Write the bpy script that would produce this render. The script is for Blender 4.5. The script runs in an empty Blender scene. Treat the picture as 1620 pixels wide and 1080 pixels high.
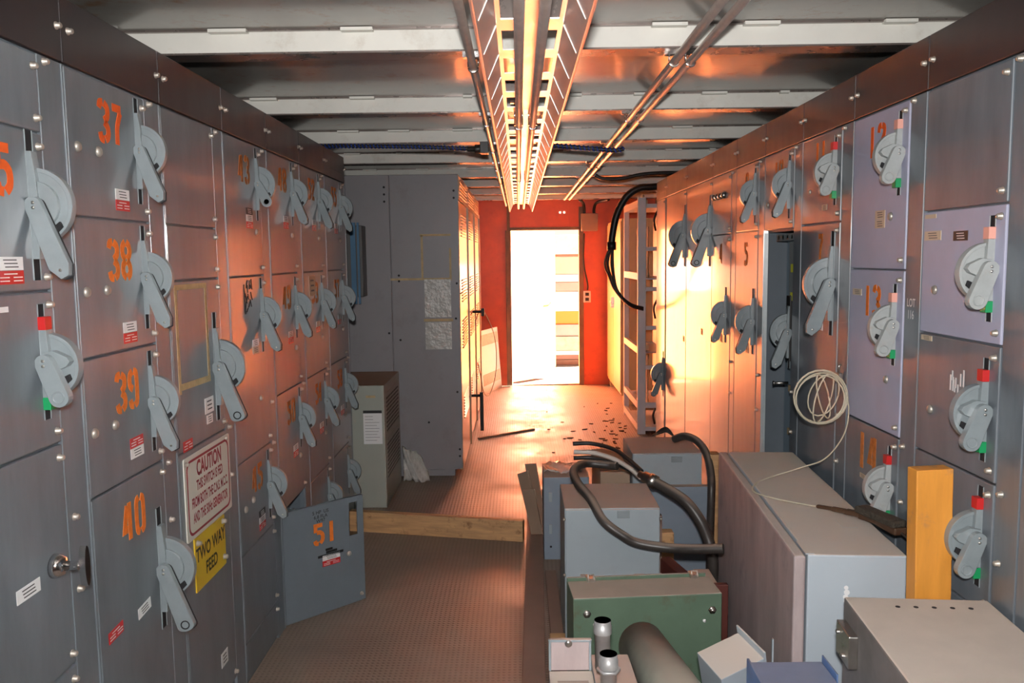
import bpy, bmesh, math, random
from mathutils import Matrix, Vector
random.seed(4)
R_ = math.radians
scene = bpy.context.scene
COL = scene.collection
# ------------------------------------------------------------------ camera
cd = bpy.data.cameras.new('camera'); cam = bpy.data.objects.new('camera', cd); COL.objects.link(cam)
cd.sensor_width = 36.0; cd.sensor_fit = 'HORIZONTAL'; cd.lens = 29.23
cd.clip_start = 0.02; cd.clip_end = 200
H = 1.5767
_r = Vector((0.99989316, 0.00760435, -0.01248353)); _u = Vector((0.01165738, 0.10039792, 0.99487907)); _f = Vector((-0.00881873, 0.9949183, -0.10029855))
cam.matrix_world = Matrix(((_r[0], _u[0], -_f[0], 0), (_r[1], _u[1], -_f[1], 0), (_r[2], _u[2], -_f[2], H), (0, 0, 0, 1)))
scene.camera = cam
# ------------------------------------------------------------------ view / light
scene.view_settings.view_transform = 'Standard'; scene.view_settings.look = 'None'
scene.view_settings.exposure = 0.0; scene.view_settings.gamma = 1.0
scene.view_settings.use_curve_mapping = False
try:
    scene.cycles.use_denoising = True
    scene.cycles.max_bounces = 10; scene.cycles.diffuse_bounces = 6; scene.cycles.glossy_bounces = 6
    scene.cycles.sample_clamp_indirect = 12.0
    scene.cycles.caustics_reflective = True; scene.cycles.blur_glossy = 0.6
except Exception: pass
world = bpy.data.worlds.new('world'); scene.world = world; world.use_nodes = True
bg = world.node_tree.nodes['Background']; bg.inputs[0].default_value = (1.0, 0.84, 0.70, 1); bg.inputs[1].default_value = 1.25
# low daylight sun outside the far doorway, shining on the open door leaf
sl = bpy.data.lights.new('sun', 'SUN'); sl.energy = 330; sl.angle = R_(1.0); sl.color = (1.0, 0.86, 0.72)
sun = bpy.data.objects.new('sun', sl); COL.objects.link(sun); sun.location = (6, 14, 8)
sdir = Vector((0.86, 0.10, 0.52)).normalized()
sun.rotation_euler = sdir.to_track_quat('Z', 'Y').to_euler()
# the photographer's flash, just above the lens
fl = bpy.data.lights.new('camera_flash', 'AREA'); fl.shape = 'RECTANGLE'; fl.size = 0.07; fl.size_y = 0.045
fl.energy = 50; fl.color = (1.0, 0.97, 0.95); fl.spread = R_(150)
flash = bpy.data.objects.new('camera_flash', fl); COL.objects.link(flash); flash.location = (0.0, -0.02, H + 0.13)
flash.rotation_euler = (R_(84.2), 0, R_(0.5))
# ------------------------------------------------------------------ materials
def nd(nt, t, **kw):
    n = nt.nodes.new(t)
    for k, v in kw.items(): setattr(n, k, v)
    return n
def mat(name, color, rough=.5, metal=0.0, coat=0.0, coat_rough=.1, var=.12, scale=3.0, stretch=(1, 1, 1), dust=0.0, dust_col=(.27, .20, .16), stain=0.0, stain_col=(.2, .12, .08), bump=0.0, bump_scale=40, spec=.5, stain_scale=6, emis=None):
    m = bpy.data.materials.new(name); m.use_nodes = True; nt = m.node_tree; b = nt.nodes['Principled BSDF']; lk = nt.links.new
    b.inputs['Metallic'].default_value = metal; b.inputs['Specular IOR Level'].default_value = spec
    b.inputs['Coat Weight'].default_value = coat; b.inputs['Coat Roughness'].default_value = coat_rough
    geo = nd(nt, 'ShaderNodeNewGeometry'); mp = nd(nt, 'ShaderNodeMapping'); mp.inputs['Scale'].default_value = stretch
    lk(geo.outputs['Position'], mp.inputs['Vector'])
    n1 = nd(nt, 'ShaderNodeTexNoise'); n1.inputs['Scale'].default_value = scale; n1.inputs['Detail'].default_value = 6; n1.inputs['Roughness'].default_value = .62
    lk(mp.outputs[0], n1.inputs['Vector'])
    cr = nd(nt, 'ShaderNodeValToRGB'); e = cr.color_ramp.elements
    e[0].position = .3; e[1].position = .7
    e[0].color = tuple(c * (1 - var) for c in color[:3]) + (1,); e[1].color = tuple(min(1, c * (1 + var)) for c in color[:3]) + (1,)
    lk(n1.outputs['Fac'], cr.inputs[0]); out = cr.outputs[0]
    if stain > 0:
        n2 = nd(nt, 'ShaderNodeTexNoise'); n2.inputs['Scale'].default_value = stain_scale; n2.inputs['Detail'].default_value = 8; n2.inputs['Roughness'].default_value = .7
        lk(geo.outputs['Position'], n2.inputs['Vector'])
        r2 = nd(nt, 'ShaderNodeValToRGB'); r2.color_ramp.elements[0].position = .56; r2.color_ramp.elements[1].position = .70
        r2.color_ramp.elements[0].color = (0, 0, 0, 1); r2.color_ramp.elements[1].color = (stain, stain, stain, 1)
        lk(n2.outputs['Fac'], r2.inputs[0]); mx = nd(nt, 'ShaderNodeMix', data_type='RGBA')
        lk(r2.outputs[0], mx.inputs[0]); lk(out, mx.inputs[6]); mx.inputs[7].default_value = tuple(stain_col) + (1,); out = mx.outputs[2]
    if dust > 0:
        sx = nd(nt, 'ShaderNodeSeparateXYZ'); lk(geo.outputs['Normal'], sx.inputs[0])
        mr = nd(nt, 'ShaderNodeMapRange'); mr.inputs[1].default_value = .5; mr.inputs[2].default_value = .9; mr.inputs[4].default_value = dust
        lk(sx.outputs['Z'], mr.inputs[0]); mx = nd(nt, 'ShaderNodeMix', data_type='RGBA')
        n4 = nd(nt, 'ShaderNodeTexNoise'); n4.inputs['Scale'].default_value = 9; n4.inputs['Detail'].default_value = 5; lk(geo.outputs['Position'], n4.inputs['Vector'])
        mm = nd(nt, 'ShaderNodeMath', operation='MULTIPLY_ADD'); mm.inputs[1].default_value = .5; mm.inputs[2].default_value = .72; lk(n4.outputs['Fac'], mm.inputs[0])
        m3 = nd(nt, 'ShaderNodeMath', operation='MULTIPLY', use_clamp=True); lk(mm.outputs[0], m3.inputs[0]); lk(mr.outputs[0], m3.inputs[1])
        lk(m3.outputs[0], mx.inputs[0]); lk(out, mx.inputs[6]); mx.inputs[7].default_value = tuple(dust_col) + (1,); out = mx.outputs[2]
        ra = nd(nt, 'ShaderNodeMix', data_type='FLOAT'); lk(m3.outputs[0], ra.inputs[0]); ra.inputs[2].default_value = rough; ra.inputs[3].default_value = .85
        lk(ra.outputs[0], b.inputs['Roughness'])
        if coat > 0:
            cm = nd(nt, 'ShaderNodeMath', operation='MULTIPLY_ADD'); cm.inputs[1].default_value = -coat; cm.inputs[2].default_value = coat; lk(m3.outputs[0], cm.inputs[0])
            lk(cm.outputs[0], b.inputs['Coat Weight'])
    else:
        rm = nd(nt, 'ShaderNodeMath', operation='MULTIPLY_ADD', use_clamp=True); rm.inputs[1].default_value = .2; rm.inputs[2].default_value = rough - .1
        lk(n1.outputs['Fac'], rm.inputs[0]); lk(rm.outputs[0], b.inputs['Roughness'])
    lk(out, b.inputs['Base Color'])
    if bump > 0:
        n3 = nd(nt, 'ShaderNodeTexNoise'); n3.inputs['Scale'].default_value = bump_scale; n3.inputs['Detail'].default_value = 4
        lk(geo.outputs['Position'], n3.inputs['Vector'])
        bp = nd(nt, 'ShaderNodeBump'); bp.inputs['Strength'].default_value = bump; bp.inputs['Distance'].default_value = .01
        lk(n3.outputs['Fac'], bp.inputs['Height']); lk(bp.outputs[0], b.inputs['Normal'])
    return m
M = {}
VS = (3, 3, .7)
GP = dict(rough=.40, spec=1.0, coat=.45, coat_rough=.10, var=.22, scale=4, stretch=VS)
M['panel'] = mat('blue_grey_panel_paint', (.145, .17, .195), **GP)
M['door51'] = mat('door_paint', (.15, .18, .21), rough=.5, var=.08)
M['panel_lilac'] = mat('lilac_grey_panel_paint', (.42, .43, .56), rough=.55, coat=.12, coat_rough=.3, var=.08, scale=5)
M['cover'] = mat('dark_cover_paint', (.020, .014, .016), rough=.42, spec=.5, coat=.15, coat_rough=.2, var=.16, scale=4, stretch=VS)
M['body'] = mat('cabinet_frame_paint', (.12, .145, .17), rough=.5, var=.1)
M['inner'] = mat('inner_grey_blue', (.20, .27, .33), rough=.5, var=.08)
M['handle'] = mat('handle_light_grey', (.235, .275, .29), rough=.35, coat=.35, coat_rough=.2, var=.08, scale=18)
M['handle_dark'] = mat('handle_grime', (.06, .06, .065), rough=.5, var=.2, scale=20)
M['handle_cast'] = mat('cast_handle_grey', (.36, .385, .385), rough=.6, var=.1, scale=25, stain=.35, stain_col=(.32, .24, .17), stain_scale=30)
M['slot'] = mat('slot_and_shadow_dark', (.012, .012, .014), rough=.8)
M['steel'] = mat('zinc_steel', (.62, .60, .56), rough=.3, metal=1, var=.1, scale=30)
M['screw'] = mat('dull_screw', (.50, .46, .40), rough=.42, metal=.6, var=.15, scale=50)
M['orange'] = mat('orange_stencil_paint', (.80, .19, .02), rough=.7, var=.15, scale=60)
M['orange_red'] = mat('red_orange_stencil_paint', (.82, .115, .012), rough=.7, var=.12, scale=60)
M['orange_dk'] = mat('worn_orange_stencil_paint', (.50, .16, .03), rough=.7, var=.3, scale=60)
M['black'] = mat('black_marks', (.012, .012, .012), rough=.5)
M['white'] = mat('white_plastic', (.78, .78, .78), rough=.45, var=.04)
M['red'] = mat('red_plastic', (.55, .02, .02), rough=.4, var=.08)
M['pink'] = mat('faded_pink_plastic', (.78, .38, .30), rough=.5, var=.08)
M['green'] = mat('green_plastic', (.01, .30, .10), rough=.4, var=.08)
M['maroon'] = mat('maroon_lettering', (.30, .012, .025), rough=.5)
M['signwhite'] = mat('white_sign_board', (.66, .66, .60), rough=.4, var=.03)
M['yellow'] = mat('yellow_sign_board', (.72, .48, .03), rough=.35, var=.05)
M['tape'] = mat('yellowed_masking_tape', (.52, .38, .20), rough=.6, var=.2, scale=30)
M['cream_tag'] = mat('cream_tag', (.62, .50, .36), rough=.6)
M['chrome'] = mat('chrome', (.7, .7, .7), rough=.12, metal=1, var=.03)
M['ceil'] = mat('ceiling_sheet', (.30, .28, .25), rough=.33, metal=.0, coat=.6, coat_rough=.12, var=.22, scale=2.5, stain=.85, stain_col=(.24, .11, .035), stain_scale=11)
M['beam'] = mat('white_beam_paint', (.74, .73, .67), rough=.45, var=.05, scale=5, stain=.25, stain_col=(.35, .25, .16), stain_scale=9)
M['beam_under'] = mat('galvanised_flange', (.26, .22, .20), rough=.28, metal=.6, var=.15, scale=8)
M['alu'] = mat('aluminium_tray', (.86, .78, .74), rough=.36, metal=.85, var=.06, scale=10)
M['conduit'] = mat('steel_conduit', (.82, .72, .66), rough=.40, metal=.85, var=.1, scale=20)
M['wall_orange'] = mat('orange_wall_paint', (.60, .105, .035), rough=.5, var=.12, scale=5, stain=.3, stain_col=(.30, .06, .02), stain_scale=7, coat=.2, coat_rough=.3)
M['wall_grey'] = mat('side_wall_paint', (.28, .27, .26), rough=.6, var=.1)
M['frame_brown'] = mat('door_frame_paint', (.18, .12, .08), rough=.5, var=.15, scale=10)
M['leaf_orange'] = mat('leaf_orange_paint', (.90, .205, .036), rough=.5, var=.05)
M['cab_grey'] = mat('grey_sheet_cabinet', (.27, .26, .275), rough=.5, coat=.15, coat_rough=.3, var=.08, scale=3, stain=.25, stain_col=(.12, .09, .08), stain_scale=4)
M['louvre_paint'] = mat('beige_louvre_paint', (.50, .36, .22), rough=.4, coat=.4, coat_rough=.2, var=.08)
M['locker_paint'] = mat('pale_locker_paint', (.62, .42, .20), rough=.4, coat=.4, coat_rough=.2, var=.06)
M['trafo'] = mat('grey_green_transformer_paint', (.36, .38, .33), rough=.5, var=.06, dust=.9, dust_col=(.36, .225, .145))
M['box_grey'] = mat('light_grey_box_paint', (.30, .35, .38), rough=.5, var=.06, scale=4, dust=.97, dust_col=(.56, .39, .315), stain=.12, stain_col=(.22, .16, .13))
M['box_blue'] = mat('mid_grey_box_paint', (.22, .27, .33), rough=.5, var=.08, scale=4, dust=.9, dust_col=(.56, .38, .30))
M['big_door'] = mat('dusty_pinkish_door', (.42, .345, .34), rough=.65, var=.25, scale=3, stretch=(2, 2, .7), stain=.5, stain_col=(.15, .13, .15), dust=.9, dust_col=(.50, .43, .38), stain_scale=5)
M['big_side'] = mat('pale_blue_grey_box', (.42, .48, .53), rough=.5, var=.04, scale=4, dust=.97, dust_col=(.60, .515, .445))
M['near_side'] = mat('brown_smudged_box', (.20, .185, .18), rough=.6, var=.25, scale=6, dust=.97, dust_col=(.60, .515, .445), stain=.5, stain_col=(.22, .12, .07))
M['green_box'] = mat('green_box_paint', (.105, .165, .112), rough=.5, var=.12, scale=6, dust=.97, dust_col=(.44, .35, .29), stain=.6, stain_col=(.10, .07, .04), stain_scale=8)
M['drum'] = mat('dusty_green_grey_pipe', (.33, .34, .285), rough=.65, var=.2, scale=8, dust=.9, dust_col=(.34, .29, .24))
M['blue_paint'] = mat('scuffed_blue_paint', (.14, .24, .48), rough=.5, var=.15, scale=12, dust=.6, dust_col=(.27, .25, .27), stain=.4, stain_col=(.2, .2, .25))
M['wood'] = mat('pine_timber', (.55, .32, .15), rough=.6, var=.22, scale=9, stretch=(.5, 2, 5), stain=.9, stain_col=(.20, .085, .03), stain_scale=15)
M['wood_orange'] = mat('orange_stained_timber', (.72, .30, .045), rough=.5, var=.12, scale=7, stretch=(4, 4, .6), stain=.7, stain_col=(.38, .20, .11), stain_scale=13)
M['brown_steel'] = mat('dusty_brown_steel', (.25, .16, .125), rough=.7, var=.12, scale=5)
M['rubber'] = mat('dusty_black_rubber', (.045, .038, .034), rough=.4, var=.3, scale=20, dust=.95, dust_col=(.30, .225, .18))
M['galv'] = mat('dull_galvanised_steel', (.50, .50, .50), rough=.42, metal=.55, var=.12, scale=40)
M['cable'] = mat('black_cable', (.015, .014, .014), rough=.4, dust=.35, dust_col=(.12, .09, .07))
M['whitecable'] = mat('dirty_white_cable', (.62, .56, .50), rough=.5)
M['bluetube'] = mat('blue_tubing', (.01, .05, .35), rough=.3)
M['coilwire'] = mat('cream_wire', (.55, .50, .38), rough=.45, var=.1)
M['brush_wood'] = mat('dark_brush_wood', (.07, .035, .018), rough=.5, var=.3, scale=20)
M['bristle'] = mat('brush_bristle', (.05, .04, .028), rough=.8, var=.3, scale=90, bump=.8, bump_scale=120)
M['rust_red'] = mat('dark_red_steel', (.11, .025, .018), rough=.6, var=.2, scale=10)
M['rack'] = mat('rack_grey_paint', (.62, .62, .66), rough=.45, var=.08)
M['plastic_film'] = mat('crinkled_plastic_film', (.55, .53, .50), rough=.25, var=.1, coat=.6, bump=1.0, bump_scale=28)
M['cardboard'] = mat('dusty_cardboard', (.34, .24, .17), rough=.8, var=.15)
M['panelboard'] = mat('dark_panelboard_paint', (.10, .10, .10), rough=.5)
M['panelboard_edge'] = mat('panelboard_blue_edge', (.06, .17, .30), rough=.4)
M['porcelain'] = mat('beige_component', (.60, .42, .26), rough=.5)
M['concrete'] = mat('outdoor_yard_ground', (.16, .145, .13), rough=.9)
M['jbox'] = mat('taupe_box_paint', (.30, .22, .18), rough=.5)
M['leafmat'] = mat('dead_leaf', (.07, .03, .015), rough=.8)
M['yellow_tag'] = mat('yellow_green_tape', (.60, .62, .05), rough=.5)

def floor_mat():
    m = bpy.data.materials.new('tread_plate_floor'); m.use_nodes = True; nt = m.node_tree; b = nt.nodes['Principled BSDF']; lk = nt.links.new
    geo = nd(nt, 'ShaderNodeNewGeometry')
    def lattice(rot):
        mp = nd(nt, 'ShaderNodeMapping'); mp.inputs['Rotation'].default_value = (0, 0, rot); mp.inputs['Scale'].default_value = (1, 1, 1); lk(geo.outputs['Position'], mp.inputs['Vector'])
        sx = nd(nt, 'ShaderNodeSeparateXYZ'); lk(mp.outputs[0], sx.inputs[0]); r = []
        for ax, fr in (('X', 215), ('Y', 215)):
            k = nd(nt, 'ShaderNodeMath', operation='MULTIPLY'); k.inputs[1].default_value = fr; lk(sx.outputs[ax], k.inputs[0])
            s = nd(nt, 'ShaderNodeMath', operation='SINE'); lk(k.outputs[0], s.inputs[0]); r.append(s)
        p = nd(nt, 'ShaderNodeMath', operation='MULTIPLY'); lk(r[0].outputs[0], p.inputs[0]); lk(r[1].outputs[0], p.inputs[1])
        q = nd(nt, 'ShaderNodeMapRange'); q.inputs[1].default_value = .25; q.inputs[2].default_value = .6; lk(p.outputs[0], q.inputs[0]); return q
    q = lattice(R_(45))
    bp = nd(nt, 'ShaderNodeBump'); bp.inputs['Strength'].default_value = .95; bp.inputs['Distance'].default_value = .004
    lk(q.outputs[0], bp.inputs['Height']); lk(bp.outputs[0], b.inputs['Normal'])
    n1 = nd(nt, 'ShaderNodeTexNoise'); n1.inputs['Scale'].default_value = 2.2; n1.inputs['Detail'].default_value = 8; n1.inputs['Roughness'].default_value = .65; lk(geo.outputs['Position'], n1.inputs['Vector'])
    cr = nd(nt, 'ShaderNodeValToRGB'); e = cr.color_ramp.elements; e[0].position = .3; e[1].position = .72
    e[0].color = (.20, .15, .12, 1); e[1].color = (.35, .27, .22, 1); lk(n1.outputs['Fac'], cr.inputs[0])
    mx = nd(nt, 'ShaderNodeMix', data_type='RGBA', blend_type='MULTIPLY'); mx.inputs[0].default_value = .35
    lk(cr.outputs[0], mx.inputs[6]); iv = nd(nt, 'ShaderNodeMapRange'); iv.inputs[3].default_value = 1; iv.inputs[4].default_value = .45; lk(q.outputs[0], iv.inputs[0]); lk(iv.outputs[0], mx.inputs[7])
    lk(mx.outputs[2], b.inputs['Base Color'])
    rr = nd(nt, 'ShaderNodeMapRange'); rr.inputs[1].default_value = .35; rr.inputs[2].default_value = .6; rr.inputs[3].default_value = .36; rr.inputs[4].default_value = .56
    lk(n1.outputs['Fac'], rr.inputs[0]); lk(rr.outputs[0], b.inputs['Roughness'])
    return m
M['floor'] = floor_mat()

# ------------------------------------------------------------------ mesh helpers
class MB:
    def __init__(s): s.v = []; s.f = []; s.m = []; s.sm = []; s.T = Matrix.Identity(4)
    def add(s, vs, fs, m=0, smooth=False):
        b = len(s.v); s.v += [tuple(s.T @ Vector(v)) for v in vs]
        for f in fs: s.f.append(tuple(b + i for i in f)); s.m.append(m); s.sm.append(smooth)
        return s
    def box(s, x0, x1, y0, y1, z0, z1, m=0):
        vs = [(x, y, z) for x in (x0, x1) for y in (y0, y1) for z in (z0, z1)]
        return s.add(vs, [(0, 1, 3, 2), (4, 6, 7, 5), (0, 4, 5, 1), (2, 3, 7, 6), (0, 2, 6, 4), (1, 5, 7, 3)], m)
    def obox(s, a, b, w, h, m=0, up=(0, 0, 1)):           # bar from point a to b
        a = Vector(a); b = Vector(b); d = (b - a).normalized(); x = d.cross(Vector(up)).normalized(); z = x.cross(d)
        vs = [tuple(p + x * i * w / 2 + z * j * h / 2) for p in (a, b) for i in (-1, 1) for j in (-1, 1)]
        return s.add(vs, [(0, 1, 3, 2), (4, 6, 7, 5), (0, 4, 5, 1), (2, 3, 7, 6), (0, 2, 6, 4), (1, 5, 7, 3)], m)
    def prism(s, pts, ax, t0, t1, m=0, smooth=False):      # pts 2D in the other two axes (in order)
        n = len(pts)
        def P(p, t): return {'x': (t, p[0], p[1]), 'y': (p[0], t, p[1]), 'z': (p[0], p[1], t)}[ax]
        vs = [P(p, t0) for p in pts] + [P(p, t1) for p in pts]
        s.add(vs, [tuple(range(n)), tuple(range(2 * n - 1, n - 1, -1))], m)
        return s.add(vs, [(i, (i + 1) % n, n + (i + 1) % n, n + i) for i in range(n)], m, smooth)
    def tube(s, path, r, seg=10, m=0, cap=True):
        path = [Vector(p) for p in path]; n = len(path); rings = []; prev = None
        rr = r if isinstance(r, (list, tuple)) else [r] * n
        for i, p in enumerate(path):
            d = (path[min(i + 1, n - 1)] - path[max(i - 1, 0)]).normalized()
            if prev is None: prev = d.orthogonal().normalized()
            x = (prev - d * prev.dot(d)); x = x.normalized() if x.length > 1e-6 else d.orthogonal().normalized(); y = d.cross(x); prev = x
            rings.append([tuple(p + (x * math.cos(k * 2 * math.pi / seg) + y * math.sin(k * 2 * math.pi / seg)) * rr[i]) for k in range(seg)])
        vs = [q for g in rings for q in g]
        fs = [(i * seg + k, i * seg + (k + 1) % seg, (i + 1) * seg + (k + 1) % seg, (i + 1) * seg + k) for i in range(n - 1) for k in range(seg)]
        s.add(vs, fs, m, True)
        if cap: s.add(rings[0], [tuple(range(seg))], m); s.add(rings[-1], [tuple(range(seg - 1, -1, -1))], m)
        return s
    def lathe(s, prof, o=(0, 0, 0), axis='z', seg=20, m=0):  # prof (r,t)
        n = len(prof); vs = []
        for r, t in prof:
            for k in range(seg):
                c, q = r * math.cos(2 * math.pi * k / seg), r * math.sin(2 * math.pi * k / seg)
                v = {'z': (c, q, t), 'y': (c, t, q), 'x': (t, c, q)}[axis]
                vs.append((v[0] + o[0], v[1] + o[1], v[2] + o[2]))
        fs = [(i * seg + k, i * seg + (k + 1) % seg, (i + 1) * seg + (k + 1) % seg, (i + 1) * seg + k) for i in range(n - 1) for k in range(seg)]
        s.add(vs, fs, m, True)
        if prof[0][0] > 1e-5: s.add(vs[:seg], [tuple(range(seg))], m)
        if prof[-1][0] > 1e-5: s.add(vs[-seg:], [tuple(range(seg))], m)
        return s
    def text(s, txt, loc, size, m=0, depth=.0015, sx=1.0, ax='lineup', align='CENTER', bold=0.0):
        c = bpy.data.curves.new('t', 'FONT'); c.body = txt; c.size = 1; c.align_x = align; c.align_y = 'CENTER'; c.resolution_u = 3; c.offset = bold
        o = bpy.data.objects.new('t', c); COL.objects.link(o); dg = bpy.context.evaluated_depsgraph_get(); me = bpy.data.meshes.new_from_object(o.evaluated_get(dg))
        vs = []
        for v in me.vertices:
            a, z = v.co.x * size * sx, v.co.y * size
            vs.append((loc[0] + a, loc[1], loc[2] + z))
        fs = [tuple(p.vertices) for p in me.polygons]
        s.add(vs, fs, m)
        bpy.data.objects.remove(o); bpy.data.curves.remove(c); bpy.data.meshes.remove(me); return s
    def build(s, name, mats, parent=None, bevel=0.0, seg=2, flat_text=False):
        me = bpy.data.meshes.new(name); me.from_pydata(s.v, [], s.f)
        for k in (mats if isinstance(mats, (list, tuple)) else [mats]): me.materials.append(M[k] if isinstance(k, str) else k)
        for p, mi, sm in zip(me.polygons, s.m, s.sm): p.material_index = mi; p.use_smooth = sm
        bm = bmesh.new(); bm.from_mesh(me); bmesh.ops.remove_doubles(bm, verts=bm.verts, dist=1e-6)
        if not flat_text: bmesh.ops.recalc_face_normals(bm, faces=bm.faces)
        bm.to_mesh(me); bm.free(); me.update()
        o = bpy.data.objects.new(name, me); COL.objects.link(o)
        if parent is not None: o.parent = parent
        if bevel > 0:
            b = o.modifiers.new('bevel', 'BEVEL'); b.width = bevel; b.segments = seg; b.limit_method = 'ANGLE'; b.angle_limit = R_(40)
        return o
def thing(name, label, cat, loc=(0, 0, 0), rz=0, group=None):
    o = bpy.data.objects.new(name, None); COL.objects.link(o); o.location = loc; o.rotation_euler = (0, 0, rz); o.empty_display_size = .1
    o['label'] = label; o['category'] = cat
    if group: o['group'] = group
    return o
def tag(o, label, cat, group=None):
    o['label'] = label; o['category'] = cat
    if group: o['group'] = group
    return o
def struct(o): o['kind'] = 'structure'; return o
def link_mesh(name, me, parent, loc=(0, 0, 0), scale=1.0, rot=(0, 0, 0), src=None):
    o = src.copy() if src is not None else bpy.data.objects.new(name, me)
    o.name = name; COL.objects.link(o); o.parent = parent; o.location = loc
    o.scale = (scale,) * 3 if not isinstance(scale, tuple) else scale; o.rotation_euler = rot
    return o
def smooth_path(pts, n=8):                                   # Catmull-Rom
    P = [Vector(p) for p in pts]; P = [P[0] * 2 - P[1]] + P + [P[-1] * 2 - P[-2]]; out = []
    for i in range(1, len(P) - 2):
        for k in range(n):
            t = k / n; a, b, c, d = P[i - 1:i + 3]
            out.append(.5 * ((2 * b) + (c - a) * t + (2 * a - 5 * b + 4 * c - d) * t * t + (3 * b - a - 3 * c + d) * t ** 3))
    out.append(P[-2]); return out

# ------------------------------------------------------------------ the setting
XL, XR, YN, YF, ZC = -1.545, 1.665, -1.6, 10.2, 2.30
struct(MB().box(XL - .1, XR + .1, YN - .1, YF + .06, -.12, 0).build('floor', 'floor'))
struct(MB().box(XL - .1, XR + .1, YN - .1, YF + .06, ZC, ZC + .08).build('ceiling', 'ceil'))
struct(MB().box(XL - .08, XL, YN, YF, 0, ZC).build('wall_left', 'wall_grey'))
struct(MB().box(XR, XR + .08, YN, YF, 0, ZC).build('wall_right', 'wall_grey'))
struct(MB().box(XL, XR, YN - .08, YN, 0, ZC).build('wall_near', 'wall_grey'))
w = MB(); dx0, dx1, dz = -.10, .745, 1.905
w.box(XL, dx0, YF, YF + .06, 0, ZC); w.box(dx1, XR, YF, YF + .06, 0, ZC); hx0, hx1, hz0, hz1 = .488, .588, 2.095, 2.135
w.box(dx0, hx0, YF, YF + .06, dz, ZC); w.box(hx1, dx1, YF, YF + .06, dz, ZC); w.box(hx0, hx1, YF, YF + .06, dz, hz0); w.box(hx0, hx1, YF, YF + .06, hz1, ZC)
for c_ in (.513, .563):                                       # two round cable holes that let the daylight show
    vs = []
    for k in range(24):
        q = 2 * math.pi * k / 24; cx_, cz_ = math.cos(q), math.sin(q); mxx = max(abs(cx_) / .025, abs(cz_) / .020)
        vs += [(c_ + cx_ * .0165, YF, 2.115 + cz_ * .0165), (c_ + cx_ / mxx, YF, 2.115 + cz_ / mxx)]
    w.add(vs + [(x, YF + .06, z) for x, y, z in vs], [(2 * k, 2 * k + 1, (2 * k + 3) % 48, (2 * k + 2) % 48) for k in range(24)] + [(48 + 2 * k, 48 + 2 * k + 1, 48 + (2 * k + 3) % 48, 48 + (2 * k + 2) % 48) for k in range(24)] + [(2 * k, (2 * k + 2) % 48, 48 + (2 * k + 2) % 48, 48 + 2 * k) for k in range(24)])

w.box(.615, .619, YF - .004, YF, dz + .03, ZC)
struct(w.build('wall_far', 'wall_orange'))
w = MB(); w.box(dx0 - .055, dx0 + .012, YF - .02, YF + .07, 0, dz); w.box(dx1 - .008, dx1 + .050, YF - .02, YF + .07, 0, ZC - .12); w.box(dx0 - .035, dx1 + .035, YF - .02, YF + .07, dz, dz + .035)
w.box(dx0 - .035, dx0, YF - .02, YF, dz + .03, ZC - .07)
struct(w.build('trim_1', 'frame_brown', bevel=.003))
w = MB(); w.box(dx0, dx1, YF - .01, YF + .08, 0, .012); struct(w.build('trim_2', 'frame_brown'))
# ceiling beams
by = [-.45, .62, 1.62, 2.70, 3.81, 4.78, 5.78, 6.82, 7.72, 8.66, 9.52]
for i, y in enumerate(by):
    b = MB(); b.box(XL, XR, y, y + .005, 2.232, ZC, 0)
    b.box(XL, XR, y, y + .095, 2.226, 2.232, 1); b.box(XL, XR, y + .09, y + .095, 2.232, ZC, 1)
    b.box(XL, XR, y - .014, y, ZC - .006, ZC, 1)
    x = XL + .25 + random.random() * .3
    while x < XR - .2:
        wd = random.choice([.04, .11, .12, .1]); b.box(x, x + wd, y - .03, y + .001, ZC - .012, ZC - .002, 0)
        x += wd + random.uniform(.16, .42)
    struct(b.build('trim_%d' % (i + 3), ['beam', 'beam_under'], bevel=.0))

# ------------------------------------------------------------------ switchgear
L, RX = 1.0222, 1.1455; E0, R0, P = 1.9173, 2.38, .508; HT, HS = 2.174, 2.025
DW = .405
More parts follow.
